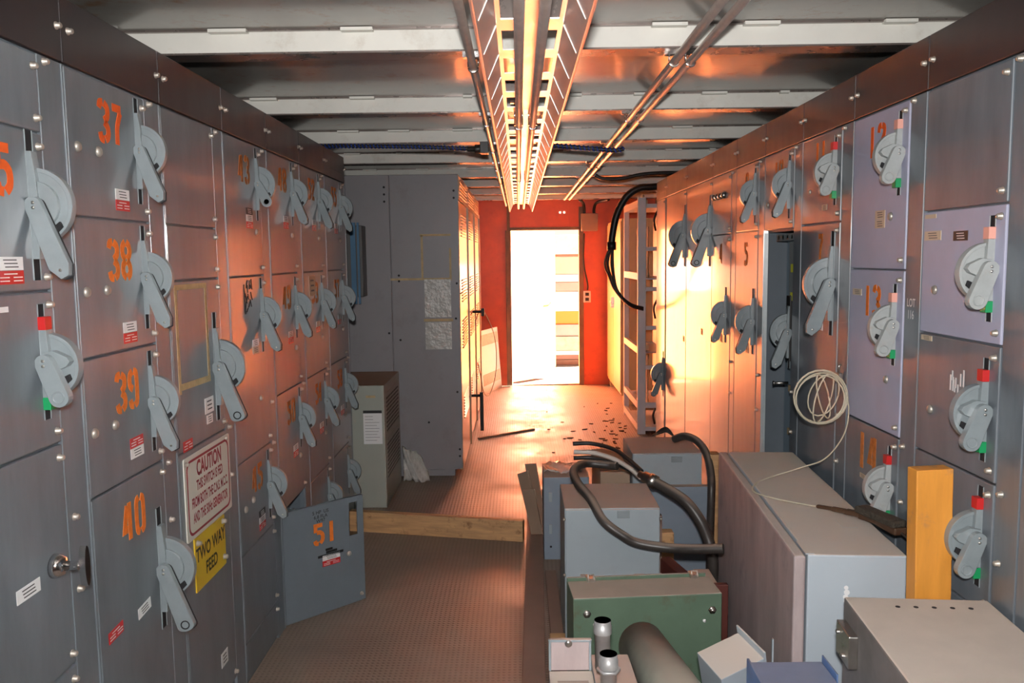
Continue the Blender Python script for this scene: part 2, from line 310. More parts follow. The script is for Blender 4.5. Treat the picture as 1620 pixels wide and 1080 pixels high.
# screw: head sticks out of the door; local: X right along face, -Y out, Z up
s_ = MB().lathe([(.0, -.016), (.006, -.016), (.0085, -.012), (.0085, -.004), (.011, -.003), (.011, 0)], axis='y', seg=12).build('screw', 'screw')
SCREW = s_.data; COL.objects.unlink(s_)
s_ = MB().lathe([(.0, -.010), (.005, -.011), (.012, -.008), (.015, -.003), (.015, 0)], axis='y', seg=16).build('quarter_turn_latch', 'screw')
LATCH = s_.data; COL.objects.unlink(s_)
def arc(cx, cz, r, a0, a1, n=20): return [(cx + r * math.cos(R_(a0 + (a1 - a0) * k / n)), cz + r * math.sin(R_(a0 + (a1 - a0) * k / n))) for k in range(n + 1)]
def handle_mesh(kind, side):
    """side=+1: seen from smaller x (left lineup), -1: mirrored stacking.  plane coordinates (out, z), prism axis x"""
    b = MB(); s = -side
    def pr(pts, t0, t1, m, sm=False): b.prism([(-o, z) for o, z in pts], 'x', t0 * side, t1 * side, m, sm)
    # slot (dark) with flanged bar
    sl_ = .125 if kind.startswith('cast') else .14
    b.box(-.011, .011, -.0015, .0, -sl_, sl_, 2); b.box(-.0125, -.011, -.003, 0, -sl_, sl_, 0); b.box(.011, .0125, -.003, 0, -sl_, sl_, 0)
    if kind in ('lever', 'lever_hole', 'ring'):
        pr([(0, .10), (.010, .10), (.014, .07), (.016, .03), (.020, 0), (.016, -.03), (.014, -.10), (0, -.10)], -.010, .010, 0)
        R = .066; pr(arc(.006, 0, R, 88, -90, 26), .002, .012, 0, False)
        pr(arc(.006, 0, R + .004, 86, -62, 26) + arc(.006, 0, R - .004, -62, 86, 26), .000, .016, 0)     # raised rim
        pr(arc(.008, 0, .045, 80, -80, 18), -.006, .003, 0)
        pr([(.040, -.040), (.052, -.030), (.058, -.040), (.046, -.052)], -.004, .0018, 2)                # dark lock slot
    if kind in ('lever', 'lever_hole'):
        tip = (.060, -.125) if kind == 'lever' else (.060, -.128); a = Vector((.014, 0)); t = Vector(tip); d = (t - a).normalized(); n = Vector((-d.y, d.x))
        w0, w1 = .0155, .0195
        pts = [tuple(a + Vector((q[0], q[1]))) for q in arc(0, 0, w0, 20, 160, 10)]
        q = [a - n * w0 * -1 - d * 0, a + n * w0]
        if kind == 'lever': end = [t - n * w1 - d * .012 , t - n * w1 * .25 + d * .012, t + n * w1 * .55 + d * .010, t + n * w1 - d * .010]
        else: end = [t + d * (w1 * .55 * math.cos(k)) - n * (w1 * math.cos(k - math.pi / 2) * -1) if 0 else t + d * w1 * .6 * math.sin(k) - n * w1 * math.cos(k) for k in [0, .4, .8, 1.2, 1.57, 1.95, 2.35, 2.75, 3.14]]
        top = [a + Vector((w0 * math.cos(x), w0 * math.sin(x))) for x in [math.atan2(n.y, n.x) + (math.pi) * k / 8 for k in range(9)]]
        poly = [tuple(p) for p in top] + [tuple(p) for p in end]
        pr(poly, -.024, -.010, 0); sm = [tuple(a + (Vector(p) - a) * 1.035 + Vector((.0, .0))) for p in poly]
        pr([(p[0] + .0025, p[1] - .002) for p in poly], -.010, -.0075, 2)  # dark copy of the lever shifted out and down, a modelled-in shadow edge
        for zz in (.004, -.005):
            T = b.T; b.T = Matrix.Translation((-.024 * side, -.016, zz)); b.lathe([(.0, -.0022 * side), (.0032, -.0018 * side), (.0036, 0)], axis='x', seg=8, m=1); b.T = T
        c = t - d * .004
        T = b.T; b.T = Matrix.Translation((-.0243 * side, -c.x, c.y))
        if kind == 'lever': b.lathe([(.0, -.001 * side), (.003, -.001 * side), (.0034, .001 * side)], axis='x', seg=8, m=1)
        else: b.lathe([(.0105, .001 * side), (.0105, -.0012 * side), (.0085, -.0012 * side), (.008, .0006 * side), (0, .0006 * side)], axis='x', seg=14, m=2)
        b.T = T
    if kind == 'ring':
        a = Vector((.014, 0)); t = Vector((.046, -.068)); d = (t - a).normalized(); n = Vector((-d.y, d.x))
        poly = [a + Vector((.015 * math.cos(x), .015 * math.sin(x))) for x in [math.atan2(n.y, n.x) + math.pi * k / 8 for k in range(9)]]
        poly += [t + Vector((.021 * math.cos(x), .021 * math.sin(x))) for x in [math.atan2(-n.y, -n.x) + math.pi * k / 10 for k in range(11)]]
        pr([tuple(p) for p in poly], -.022, -.010, 0)
        T = b.T; b.T = Matrix.Translation((-.0223 * side, -t.x, t.y)); b.lathe([(.015, .001 * side), (.015, -.003 * side), (.0115, -.003 * side), (.011, .0008 * side), (0, .0008 * side)], axis='x', seg=18, m=0); b.lathe([(0, -.0012 * side), (.0108, -.0012 * side)], axis='x', seg=14, m=2); b.T = T
        for zz in (.005, -.005):
            b.T = Matrix.Translation((-.022 * side, -.014, zz)); b.lathe([(.0, -.0022 * side), (.0032, -.0018 * side), (.0036, 0)], axis='x', seg=8, m=1)
        b.T = T
    if kind.startswith('cast'):
        pr([(0, .07), (.016, .07), (.018, .03), (.020, 0), (.018, -.03), (.016, -.075), (0, -.075)], -.012, .010, 0)
        pr([(0, .098), (.017, .098), (.017, .07), (0, .07)], -.0135, .0115, 3)
        pr([(0, -.075), (.017, -.075), (.017, -.102), (0, -.102)], -.0135, .0115, 4)
        R = .074
        pr([(.004, .052)] + arc(.006, -.008, .066, 82, -80, 26), .001, .016, 0)
        pr(arc(.006, -.008, .070, 84, -60, 26) + arc(.006, -.008, .062, -60, 84, 26), -.002, .020, 0)
        pr([(.006, .022), (.030, .026), (.060, .012), (.066, .002), (.058, -.008), (.034, -.018), (.010, -.022)], -.018, .001, 0)
        pr([(.040, -.034), (.056, -.026), (.060, -.038), (.046, -.050)], -.006, .0012, 2)
        a = Vector((.018, 0)); t = Vector((.046, -.072)); d = (t - a).normalized(); n = Vector((-d.y, d.x))
        poly = [a + Vector((.019 * math.cos(x), .019 * math.sin(x))) for x in [math.atan2(n.y, n.x) + math.pi * k / 8 for k in range(9)]]
        poly += [t + Vector((.0215 * math.cos(x), .0215 * math.sin(x))) for x in [math.atan2(-n.y, -n.x) + math.pi * k / 10 for k in range(11)]]
        pr([tuple(p) for p in poly], -.034, -.014, 0)
        T = b.T; b.T = Matrix.Translation((-.0343 * side, -t.x, t.y)); b.lathe([(.0135, .001 * side), (.0135, -.002 * side), (.011, -.002 * side), (.010, .001 * side), (0, .001 * side)], axis='x', seg=18, m=0); b.T = T
        for zz in (.006, -.005):
            b.T = Matrix.Translation((-.034 * side, -.018, zz)); b.lathe([(.0, -.0025 * side), (.0035, -.002 * side), (.004, 0)], axis='x', seg=8, m=1)
        b.T = T
    mats = {'cast': ['handle_cast', 'steel', 'slot', 'red', 'green'], 'cast_pink': ['handle_cast', 'steel', 'slot', 'pink', 'green'], 'cast_clean': ['handle', 'steel', 'slot', 'red', 'green']}.get(kind, ['handle', 'steel', 'slot'])
    o = b.build('rotary_handle', mats, bevel=.0015, seg=1); COL.objects.unlink(o); return o
HM = {}
def handle(kind, side, parent, a, z, s=1.0):
    if (kind, side) not in HM: HM[(kind, side)] = handle_mesh(kind, side)
    return link_mesh('rotary_handle', None, parent, (a, 0, z), s, src=HM[(kind, side)])

DIG = {'0': [[(.4, 1.95), (.16, 1.7), (.16, .3), (.4, .05)], [(.6, 1.95), (.84, 1.7), (.84, .3), (.6, .05)]],
 '1': [[(.5, 0), (.5, 2)]],
 '2': [[(.12, 1.5), (.2, 1.85), (.46, 1.92)], [(.56, 1.9), (.84, 1.75), (.84, 1.35), (.5, .85), (.2, .42)], [(.1, .14), (.9, .14)]],
 '3': [[(.12, 1.6), (.2, 1.86), (.46, 1.92)], [(.58, 1.9), (.84, 1.7), (.84, 1.3), (.55, 1.04)], [(.55, .96), (.84, .7), (.84, .3), (.6, .1)], [(.12, .42), (.2, .14), (.46, .07)]],
 '4': [[(.44, 1.9), (.12, .62), (.44, .62)], [(.68, 2), (.68, 0)]],
 '5': [[(.88, 1.86), (.2, 1.86), (.2, 1.2)], [(.32, 1.16), (.62, 1.16), (.86, .9), (.86, .4), (.62, .1)], [(.12, .42), (.2, .14), (.46, .07)]],
 '7': [[(.1, 1.86), (.9, 1.86)], [(.84, 1.68), (.5, .9), (.45, 0)]],
 '8': [[(.42, 1.93), (.17, 1.7), (.17, 1.3), (.42, 1.04)], [(.58, 1.93), (.83, 1.7), (.83, 1.3), (.58, 1.04)], [(.42, .96), (.17, .7), (.17, .3), (.42, .07)], [(.58, .96), (.83, .7), (.83, .3), (.58, .07)]],
 '9': [[(.42, 1.93), (.17, 1.7), (.17, 1.2), (.42, .97)], [(.58, 1.93), (.84, 1.7), (.84, .35), (.6, .08)], [(.14, .42), (.22, .14), (.46, .07)]]}
def stencil(txt, a, z, h, parent, m='orange', w=None, wt=.31, out=.0012, jig=0):
    """centre a,z; height h"""
    b = MB(); w = w or h * .56; adv = w * 1.25; x0 = a - (len(txt) - 1) * adv / 2 - w / 2
    for i, ch in enumerate(txt):
        for ln in DIG[ch]:
            pts = [Vector((x0 + i * adv + px * w, z - h / 2 + pz * h / 2)) for px, pz in ln]
            if len(pts) >= 3 and ch != '4' and not (ch == '5' and ln[0][0] > .8): pts = [Vector((q.x, q.y)) for q in smooth_path([(p.x, p.y, 0) for p in pts], 5)]
            hw = wt * w / 2 * 1.15; Lf, Rt = [], []
            for k, p in enumerate(pts):
                d0 = (pts[k] - pts[k - 1]).normalized() if k else (pts[1] - pts[0]).normalized()
                d1 = (pts[k + 1] - pts[k]).normalized() if k < len(pts) - 1 else d0
                d = (d0 + d1).normalized(); n = Vector((-d.y, d.x)); q = hw / max(.5, n.dot(Vector((-d0.y, d0.x))))
                Lf.append(p + n * q); Rt.append(p - n * q)
            for k in range(len(pts) - 1):
                b.prism([tuple(Lf[k]), tuple(Lf[k + 1]), tuple(Rt[k + 1]), tuple(Rt[k])], 'y', -out, 0)
    return b.build('stencilled_number', m, parent)
def plate(parent, a, z, kind='wr', rot=0.0, w=.074, h=.056, name='warning_label', out=.0015):
    """small notice: w white, r red, wr white over red, rw red over white, t tan, k black strips"""
    b = MB(); b.T = Matrix.Translation((a, 0, z)) @ Matrix.Rotation(rot, 4, 'Y')
    n = len(kind); hh = h / n; mats = ['white', 'red', 'cream_tag', 'black', 'handle_dark']
    for i, k in enumerate(kind):
        z1 = h / 2 - i * hh; z0 = z1 - hh + .001; mi = 'wrtk'.index(k); b.box(-w / 2, w / 2, -out, 0, z0, z1, mi)
        tm = 0 if k in 'rk' else 4
        if hh > .012:
            rows = 3
            for r in range(rows):
                zz = z1 - hh * (.22 + .25 * r)
                if k == 'r' and r > 0:
                    b.box(-w * .44, -w * .08, -out - .0004, -out, zz - hh * .05, zz + hh * .03, tm); b.box(w * .08, w * .44, -out - .0004, -out, zz - hh * .05, zz + hh * .03, tm)
                else: b.box(-w * (.28 - .03 * r), w * (.24 + .03 * r), -out - .0004, -out, zz - hh * .05, zz + hh * .03, tm)
    return b.build(name, mats, parent)

def section(side, k, label, doors, covers=True, width=P, ww=None, group=None, strip_mat='panel', ztop=HS, wire=True, bodyz=0.0, open_bays=(), topkind='solid'):
    """side 'L' or 'R'.  doors: list of dicts z0,z1,m and fittings.  Local X runs to the viewer's right along the face, -Y out."""
    left = side == 'L'; dw = ww or (width - .103 if wire else width)
    y = k
    root = thing('switchgear_section', label, 'electrical cabinet', (-L, y, 0) if left else (RX, y, 0), R_(90) if left else R_(-90), group)
    b = MB(); b.box(.002, width - .002, .45, .50, 0, HT - .004); b.box(.002, .012, .012, .45, 0, HT - .004); b.box(width - .012, width - .002, .012, .45, 0, HT - .004); b.box(.002, width - .002, .012, .45, HT - .012, HT - .004)
    bays = sorted(open_bays); z = 0.0
    for (o0, o1) in list(bays) + [(HT - .02, HT - .02)]:
        if o0 > z: b.box(.012, width - .012, .012, .03, z, o0)
        if o1 > o0: b.box(dw + .006, width - .012, .012, .03, o0, o1)
        z = o1
    b.build('body', 'body', root)
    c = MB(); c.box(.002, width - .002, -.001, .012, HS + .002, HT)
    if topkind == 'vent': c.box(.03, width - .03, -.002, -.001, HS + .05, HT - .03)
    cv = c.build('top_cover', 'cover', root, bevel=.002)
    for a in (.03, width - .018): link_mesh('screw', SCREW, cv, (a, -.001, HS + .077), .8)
    if wire:
        c = MB(); c.box(dw + .004, width - .008, .001, .012, .0, ztop - .002); c.box(width - .008, width - .001, -.002, .012, .0, ztop - .002)
        wv = c.build('wireway_cover', strip_mat, root, bevel=.0015, seg=2)
        zs = set([ztop - .012]);
        for a, zz in [(dw + .028, ztop - .014), (dw + .03, 1.0), (dw + .03, .83)]: link_mesh('screw', SCREW, wv, (a, .001, zz), .8)
    for d in doors:
        z0, z1 = d['z']; m = d.get('m', 'panel')
        dd = MB(); x1 = d.get('w', dw - .002); t = d.get('t', .012)
        dd.box(.003, x1, -.001, t, z0 + .0025, z1 - .0025)
        do = dd.build('door', m, root, bevel=.003)
        if d.get('lab'): do['label'] = d['lab']
        if not d.get('noscrew'):
            for zz in ((z0 + .03), (z1 - .03)) if z1 - z0 > .12 else (z1 - .03,):
                if zz > .05: link_mesh('screw', SCREW, do, (x1 - .018, -.001, zz), .8)
        side_ = 1 if left else -1
        for f in d.get('fit', []):
            if f[0] == 'h': handle(f[1], side_, do, f[2], f[3], f[4])
            elif f[0] == 'n': stencil(f[1], f[2], f[3], f[4], do, **(f[5] if len(f) > 5 else {})).location = (0, -.001, 0)
            elif f[0] == 'p':
                o = plate(do, f[1], f[2], f[3], **(f[4] if len(f) > 4 else {})); o.location = (0, -.001, 0)
            elif f[0] == 'l': link_mesh('quarter_turn_latch', LATCH, do, (f[1], -.001, f[2]), f[3] if len(f) > 3 else .85)
            elif f[0] == 'b':
                o = MB(); f[1](o); o.T = Matrix.Identity(4); o = o.build(f[2], f[3], do); o.location = (0, -.001, 0)
                if len(f) > 4: o['label'] = f[4]
    return root
NH = .098       # stencil height
GL, GR = 'left hand switchgear sections', 'right hand switchgear sections'
def yl(k): return E0 + P * k
# --- A: nearest on the left
def tee(o):
    o.lathe([(.0, -.026), (.018, -.024), (.026, -.012), (.027, 0)], (.34, 0, .92), axis='y', seg=20)
    o.lathe([(.011, -.02), (.0095, -.05), (.012, -.062)], (.34, 0, .92), axis='y', seg=14)
    o.prism([(.34 + .011 * math.cos(x) * 1.0, .92 + .045 * math.sin(x)) for x in [2 * math.pi * i / 24 for i in range(24)]], 'y', -.074, -.060)
section('L', yl(-1), 'nearest left grey switchgear section at the picture edge, with T handle on its lower door', [
  dict(z=(1.854, 2.022)),
  dict(z=(1.518, 1.854), fit=[('h', 'lever', .352, 1.698, 1.12), ('n', '35', .225, 1.765, NH, dict(m='orange_red')), ('p', .26, 1.563, 'wr', dict(w=.085))]),
  dict(z=(1.180, 1.518), fit=[('h', 'cast_clean', .355, 1.366, 1.0), ('p', .222, 1.486, 'w', dict(w=.04, h=.012))]),
  dict(z=(.668, 1.180), fit=[('p', .242, .903, 'w', dict(rot=R_(0), w=.082, h=.030)), ('b', tee, 'tee_handle', 'chrome', 'chrome T handle')]),
  dict(z=(.02, .668))], group=GL)
section('L', yl(-2), 'grey switchgear section mostly outside the left edge of the picture', [dict(z=(1.35, 2.022)), dict(z=(.68, 1.35)), dict(z=(.02, .68))], group=GL)
section('L', yl(-3), 'grey switchgear section behind the camera on the left', [dict(z=(1.35, 2.022)), dict(z=(.02, 1.35))], group=GL)
# --- B: 37..40
section('L', yl(0), 'left grey switchgear section with orange numbers 37, 38, 39 and 40', [
  dict(z=(1.685, 2.022), fit=[('h', 'lever', .352, 1.873, 1.0), ('n', '37', .209, 1.925, NH, dict(m='orange_red')), ('l', .040, 1.846), ('l', .137, 1.846), ('p', .249, 1.736, 'wr')]),
  dict(z=(1.35, 1.685), fit=[('h', 'lever', .352, 1.535, 1.0), ('n', '38', .216, 1.583, NH, dict(m='orange')), ('l', .040, 1.508), ('l', .138, 1.509), ('p', .249, 1.394, 'wr')]),
  dict(z=(1.015, 1.35), fit=[('h', 'lever', .352, 1.194, 1.0), ('n', '39', .214, 1.246, NH, dict(m='orange')), ('l', .035, 1.170), ('l', .137, 1.170), ('p', .249, 1.089, 'rw')]),
  dict(z=(.17, 1.015), fit=[('h', 'lever_hole', .352, .716, 1.25), ('n', '40', .210, .907, NH), ('p', .238, .647, 'w', dict(rot=R_(-5), h=.030)), ('p', .079, .653, 'r', dict(h=.030, rot=R_(-3)))]),
  dict(z=(.02, .17))], group=GL)
# --- C
def tapes(o):
    o.box(.035, .285, -.0012, 0, 1.492, 1.508); o.box(.268, .285, -.0014, 0, 1.195, 1.508); o.box(.032, .049, -.0012, 0, 1.178, 1.500)
    o.T = Matrix.Translation((.16, 0, 1.197)) @ Matrix.Rotation(R_(1), 4, 'Y'); o.box(-.125, .125, -.0016, 0, -.010, .010)
secC = section('L', yl(1), 'left grey switchgear section carrying the CAUTION and TWO WAY FEED signs', [
  dict(z=(1.687, 2.022)), dict(z=(1.52, 1.687)),
  dict(z=(1.0, 1.52), fit=[('h', 'lever_hole', .340, 1.225, 1.3), ('b', tapes, 'masking_tape', 'tape', 'yellowed masking tape outline'), ('p', .263, 1.108, 'w', dict(w=.075, h=.052)), ('p', .262, 1.062, 'w', dict(w=.05, h=.030)), ('p', .075, 1.016, 'r', dict(w=.07, h=.034))]),
  dict(z=(.10, 1.0), fit=[('p', .290, .227, 'w', dict(w=.06, h=.05))])], group=GL)
b = MB()
def rrect(w, h, r): return [p for cx, cz, a in ((w / 2 - r, h / 2 - r, 0), (-w / 2 + r, h / 2 - r, 90), (-w / 2 + r, -h / 2 + r, 180), (w / 2 - r, -h / 2 + r, 270)) for p in arc(cx, cz, r, a, a + 90, 6)]
def mv(pts, a, z): return [(p[0] + a, p[1] + z) for p in pts]
cw, ch, ca, cz = .392, .262, .221, .851
b.prism(mv(rrect(cw, ch, .008), ca, cz), 'y', -.006, -.002, 0)
o1, o2 = mv(rrect(cw - .028, ch - .026, .03), ca, cz), mv(rrect(cw - .044, ch - .042, .025), ca, cz); n = len(o1)
vs = [(p[0], -.0067, p[1]) for p in o1] + [(p[0], -.0067, p[1]) for p in o2]
b.add(vs, [(i, (i + 1) % n, n + (i + 1) % n, n + i) for i in range(n)], 1)
b.text('CAUTION', (ca + .005, -.0068, cz + .078), .068, 1, sx=.70, bold=.035)
for t, zz, s in (('THIS SWITCH IS FED', .026, .86), ('FROM BOTH THE C.N.S. M.C.C.', -.022, .78), ('AND THE 50Hz GENERATOR', -.070, .80)): b.text(t, (ca + .005, -.0068, cz + zz), .044, 1, sx=s * .66, bold=.03)
sg = b.build('caution_sign', ['signwhite', 'maroon'], secC, flat_text=False); sg['label'] = 'white board with dark red CAUTION text'
link_mesh('screw', SCREW, sg, (ca - cw / 2 + .012, -.006, cz + ch / 2 - .018), .7)
b = MB(); ya, yz, yw, yh = .209, .630, .262, .172; b.box(ya - yw / 2, ya + yw / 2, -.005, -.001, yz - yh / 2, yz + yh / 2, 0)
b.text('TWO WAY', (ya, -.0058, yz + .026), .062, 1, sx=.80, bold=.025); b.text('FEED', (ya, -.0058, yz - .036), .058, 1, sx=.80, bold=.025)
sy = b.build('two_way_feed_sign', ['yellow', 'black'], secC); sy['label'] = 'yellow plate reading TWO WAY FEED'
for a, z in ((ya - yw / 2 + .02, yz + yh / 2 - .018), (ya + yw / 2 - .02, yz + yh / 2 - .018), (ya + yw / 2 - .02, yz - yh / 2 + .03)): link_mesh('screw', SCREW, sy, (a, -.005, z), .9)
# --- D
def scrib(o):
    for i in range(14):
        a = .20 + random.uniform(-.05, .05); z = 1.435 + random.uniform(-.055, .055)
        o.obox((a, -.0008, z), (a + random.uniform(-.02, .02), -.0008, z + random.uniform(.01, .04)), .0012, .004, up=(0, 1, 0))
    o.obox((.15, -.0008, 1.385), (.15, -.0008, 1.49), .001, .005, up=(0, 1, 0)); o.obox((.15, -.0008, 1.385), (.17, -.0008, 1.385), .001, .012)
section('L', yl(2), 'left switchgear section numbered 43 above and 45 below, just before the open door', [
  dict(z=(1.52, 2.022), fit=[('h', 'ring', .352, 1.873, 1.0), ('n', '43', .212, 1.918, NH, dict(m='orange_dk')), ('p', .252, 1.738, 'kwr', dict(h=.078, w=.074)), ('l', .329, 1.688)]),
  dict(z=(.84, 1.52), fit=[('h', 'lever', .352, 1.363, 1.05), ('b', scrib, 'marker_scribble', 'black', 'black marker scribble over an old number'), ('p', .262, 1.247, 'wt', dict(w=.074)), ('l', .295, 1.040)]),
  dict(z=(.50, .84), fit=[('h', 'lever', .352, .678, 1.0), ('n', '45', .212, .742, NH, dict(m='orange_dk')), ('l', .150, .672), ('l', .060, .661), ('p', .251, .565, 'kwr', dict(h=.078))]),
  dict(z=(.167, .50)), dict(z=(.02, .167))], group=GL)
# --- E with open compartment 51
secE = section('L', yl(3), 'left switchgear section whose bottom compartment stands open behind swung door 51', [
  dict(z=(1.52, 2.022), fit=[('h', 'lever', .352, 1.873, 1.0), ('n', '48', .212, 1.925, NH, dict(m='orange_dk')), ('p', .245, 1.743, 'wr'), ('l', .33, 1.688)]),
  dict(z=(1.01, 1.52), fit=[('h', 'lever', .352, 1.363, 1.0), ('n', '49', .212, 1.415, NH, dict(m='orange_dk')), ('p', .253, 1.235, 'wr'), ('l', .33, 1.18)]),
  dict(z=(.505, 1.01), fit=[('h', 'lever', .352, .853, 1.0), ('n', '50', .212, .907, NH, dict(m='orange_dk')), ('p', .262, .718, 'wr'), ('l', .33, .68)])], open_bays=[(.01, .50)], group=GL)
b = MB(); b.box(.02, .39, .10, .12, .06, .46); b.box(.05, .19, .03, .10, .12, .32); b.box(.23, .36, .04, .10, .20, .42); b.build('starter_unit', 'inner', secE, bevel=.004)['label'] = 'starter gear inside the open compartment'
# door 51 swung out: hinge at local a=0, pointing to the aisle
b = MB(); dl, z0, z1 = .408, .008, .503
s0, s1, sz0, sz1 = .330, .376, .325, .478
b.box(0, s0, 0, .006, z0, z1); b.box(s1, dl, 0, .006, z0, z1); b.box(s0, s1, 0, .006, z0, sz0); b.box(s0, s1, 0, .006, sz1, z1)
b.box(0, .004, .006, .018, z0, z1); b.box(dl - .004, dl, .006, .018, z0, z1); b.box(.004, dl - .004, .006, .018, z0, z0 + .004); b.box(.004, dl - .004, .006, .018, z1 - .004, z1)
d51 = b.build('open_door', 'door51', secE, bevel=.001); d51['label'] = 'door numbered 51 swung out into the aisle'
# world direction of the door: from (-L,yl3) to (-.745,3.715)
vx, vy = -.745 + L, 3.715 - (yl(3)); ang = math.atan2(vy, vx); d51.location = (.0, -.003, 0); d51.rotation_euler = (0, 0, ang - R_(90)); 
stencil('51', .205, .372, .092, d51)
for t, zz, in (('5 HP  US', .470), ('6.8 FLA', .450), ('W97', .431)):
    q = MB(); q.text(t, (.185, -.001, zz), .022, 0, sx=1.0, bold=.01); q.build('handwriting', 'black', d51)['label'] = 'black handwritten ' + t.replace('  ', ' ')
plate(d51, .222, .292, 'k', w=.035, h=.011); plate(d51, .235, .280, 'k', w=.055, h=.011); plate(d51, .230, .267, 'k', w=.13, h=.012); plate(d51, .232, .243, 'wr', w=.09, h=.052)
link_mesh('quarter_turn_latch', LATCH, d51, (.325, 0, .245), .8); link_mesh('screw', SCREW, d51, (.385, 0, .04), .8)
# --- F, G
for k, nm, lb in ((4, ('52', '53', '54'), 'left switchgear section one bay beyond the open door, with four stacked levers'), (5, ('55', '57', '58'), 'farthest left switchgear section, next to the grey sheet cabinet')):
    a = .352
    section('L', yl(k), lb, [
      dict(z=(1.52, 2.022), fit=[('h', 'lever', a, 1.873, 1.0), ('n', nm[0], .212, 1.925, NH, dict(m='orange_dk')), ('p', .245, 1.75, 'wr'), ('l', .33, 1.688)]),
      dict(z=(1.01, 1.52), fit=[('h', 'lever', a, 1.36, 1.0), ('n', nm[1], .212, 1.415, NH, dict(m='orange_dk')), ('p', .253, 1.24, 'wr'), ('l', .33, 1.18)] + ([('p', .16, 1.45, 't', dict(w=.12, h=.10))] if k == 4 else [])),
      dict(z=(.50, 1.01), fit=[('h', 'lever', a, .848, 1.0), ('n', nm[2], .212, .907, NH, dict(m='orange_dk')), ('p', .257, .719, 'wr'), ('l', .33, .68)]),
      dict(z=(.02, .50), fit=[('h', 'lever', a, .335, 1.0)])], topkind='vent' if k == 5 else 'solid', group=GL)

# --- right lineup.  k is the far edge y of each section
def yr(i): return R0 + P * i
section('R', yr(-1), 'right grey switchgear section mostly outside the picture at the right edge', [dict(z=(1.35, 2.022)), dict(z=(.02, 1.35))], group=GR)
section('R', yr(-2), 'grey switchgear section behind the camera on the right', [dict(z=(1.35, 2.022)), dict(z=(.02, 1.35))], group=GR)
def smears(o):
    for i in range(9): a = .2 + random.uniform(-.04, .05); z = 1.235 + random.uniform(-.03, .01); o.box(a, a + .006, -.0006, 0, z, z + random.uniform(.02, .045))
section('R', yr(0), 'nearest right switchgear section with plain dark top door above a lilac door', [
  dict(z=(1.690, 2.022)),
  dict(z=(1.352, 1.690), m='panel_lilac', lab='faded lilac door', fit=[('h', 'cast_pink', .350, 1.535, 1.03), ('p', .06, 1.622, 't', dict(w=.09, h=.026)), ('p', .205, 1.618, 'k', dict(w=.07, h=.026)), ('p', .045, 1.675, 't', dict(w=.06, h=.012)), ('l', .083, 1.474)]),
  dict(z=(1.015, 1.352), fit=[('h', 'cast_clean', .350, 1.189, 1.03), ('p', .047, 1.338, 't', dict(w=.06, h=.015)), ('l', .084, 1.142), ('b', smears, 'paint_smear', 'white', 'white smears')]),
  dict(z=(.68, 1.015), fit=[('h', 'cast_clean', .350, .869, 1.03), ('p', .18, .70, 'r', dict(w=.07, h=.03))]),
  dict(z=(.02, .68))], group=GR)
def lot(o): pass
sec12 = section('R', yr(1), 'right switchgear section numbered 12, 13 and 14 with two lilac upper doors', [
  dict(z=(1.525, 2.022), m='panel_lilac', lab='faded lilac door', fit=[('h', 'cast_pink', .350, 1.873, 1.0), ('n', '12', .185, 1.930, NH, dict(m='orange_red')), ('p', .227, 1.682, 'tt', dict(w=.07, h=.056)), ('l', .303, 1.688)]),
  dict(z=(1.017, 1.525), m='panel_lilac', lab='faded lilac door', fit=[('h', 'cast_pink', .350, 1.358, 1.0), ('n', '13', .185, 1.422, NH), ('p', .067, 1.447, 't', dict(w=.07, h=.022)), ('l', .309, 1.184)]),
  dict(z=(.50, 1.017), fit=[('h', 'cast', .350, .856, 1.0), ('n', '14', .185, .922, .12, dict(m='orange_dk')), ('p', .158, .835, 't', dict(w=.05, h=.016)), ('p', .245, .734, 'r', dict(w=.07, h=.03))]),
  dict(z=(.02, .50))], group=GR)
q = MB(); q.text('LOT', (.452, -.0005, 1.430), .034, 0, sx=.8, bold=.01); q.text('116', (.452, -.0005, 1.395), .036, 0, sx=.75, bold=.01); q = q.build('chalk_lettering', 'white', sec12); q['label'] = 'white handwritten LOT 116'
section('R', yr(2), 'right switchgear section numbered 11 with a large hexagonal lever beneath', [
  dict(z=(1.690, 2.022), fit=[('h', 'cast', .350, 1.876, 1.0), ('n', '11', .195, 1.95, .09, dict(m='orange')), ('p', .251, 1.748, 't', dict(w=.05, h=.022)), ('l', .091, 1.817, .7)]),
  dict(z=(.02, 1.690), fit=[('h', 'lever', .345, 1.468, 1.36), ('n', '7', .22, 1.60, NH, dict(m='orange_dk')), ('p', .228, 1.315, 'rw', dict(w=.07))])], group=GR)
# R3 with open upper compartment
sec10 = section('R', yr(3), 'right switchgear section with its tall lower door open, inside gear and handle showing', [
  dict(z=(1.683, 2.022), fit=[('h', 'lever', .350, 1.867, 1.0), ('n', '10', .20, 1.93, NH, dict(m='orange_dk')), ('l', .05, 1.80, .8)])], open_bays=[(.02, 1.675)], group=GR)
b = MB(); b.box(.015, .40, .20, .212, .02, 1.67, 0); b.box(.375, .40, .03, .20, .02, 1.67, 0); b.box(.02, .38, .10, .12, .02, 1.64, 0)
b.build('inner_panel', 'inner', sec10, bevel=.002)
b = MB(); b.box(.30, .372, .02, .10, 1.28, 1.63, 0); b.box(.31, .36, .008, .02, 1.12, 1.40, 1); b.box(.12, .38, .02, .09, 1.635, 1.665, 0)
for i in range(4): b.lathe([(.012, 0), (.012, .05)], (.15 + i * .06, .02, 1.65), axis='y', seg=10, m=2)
b.build('disconnect_switch', ['handle', 'black', 'steel'], sec10, bevel=.002)
q = MB()
for z in (1.50, 1.38): q.box(.34, .371, .014, .019, z, z + .035, 0)
for z in (1.52, 1.34, .95, .75): q.box(.11, .15, .088, .099, z, z + .03, 1)
q.build('terminal_tag', ['yellow_tag', 'tape'], sec10)
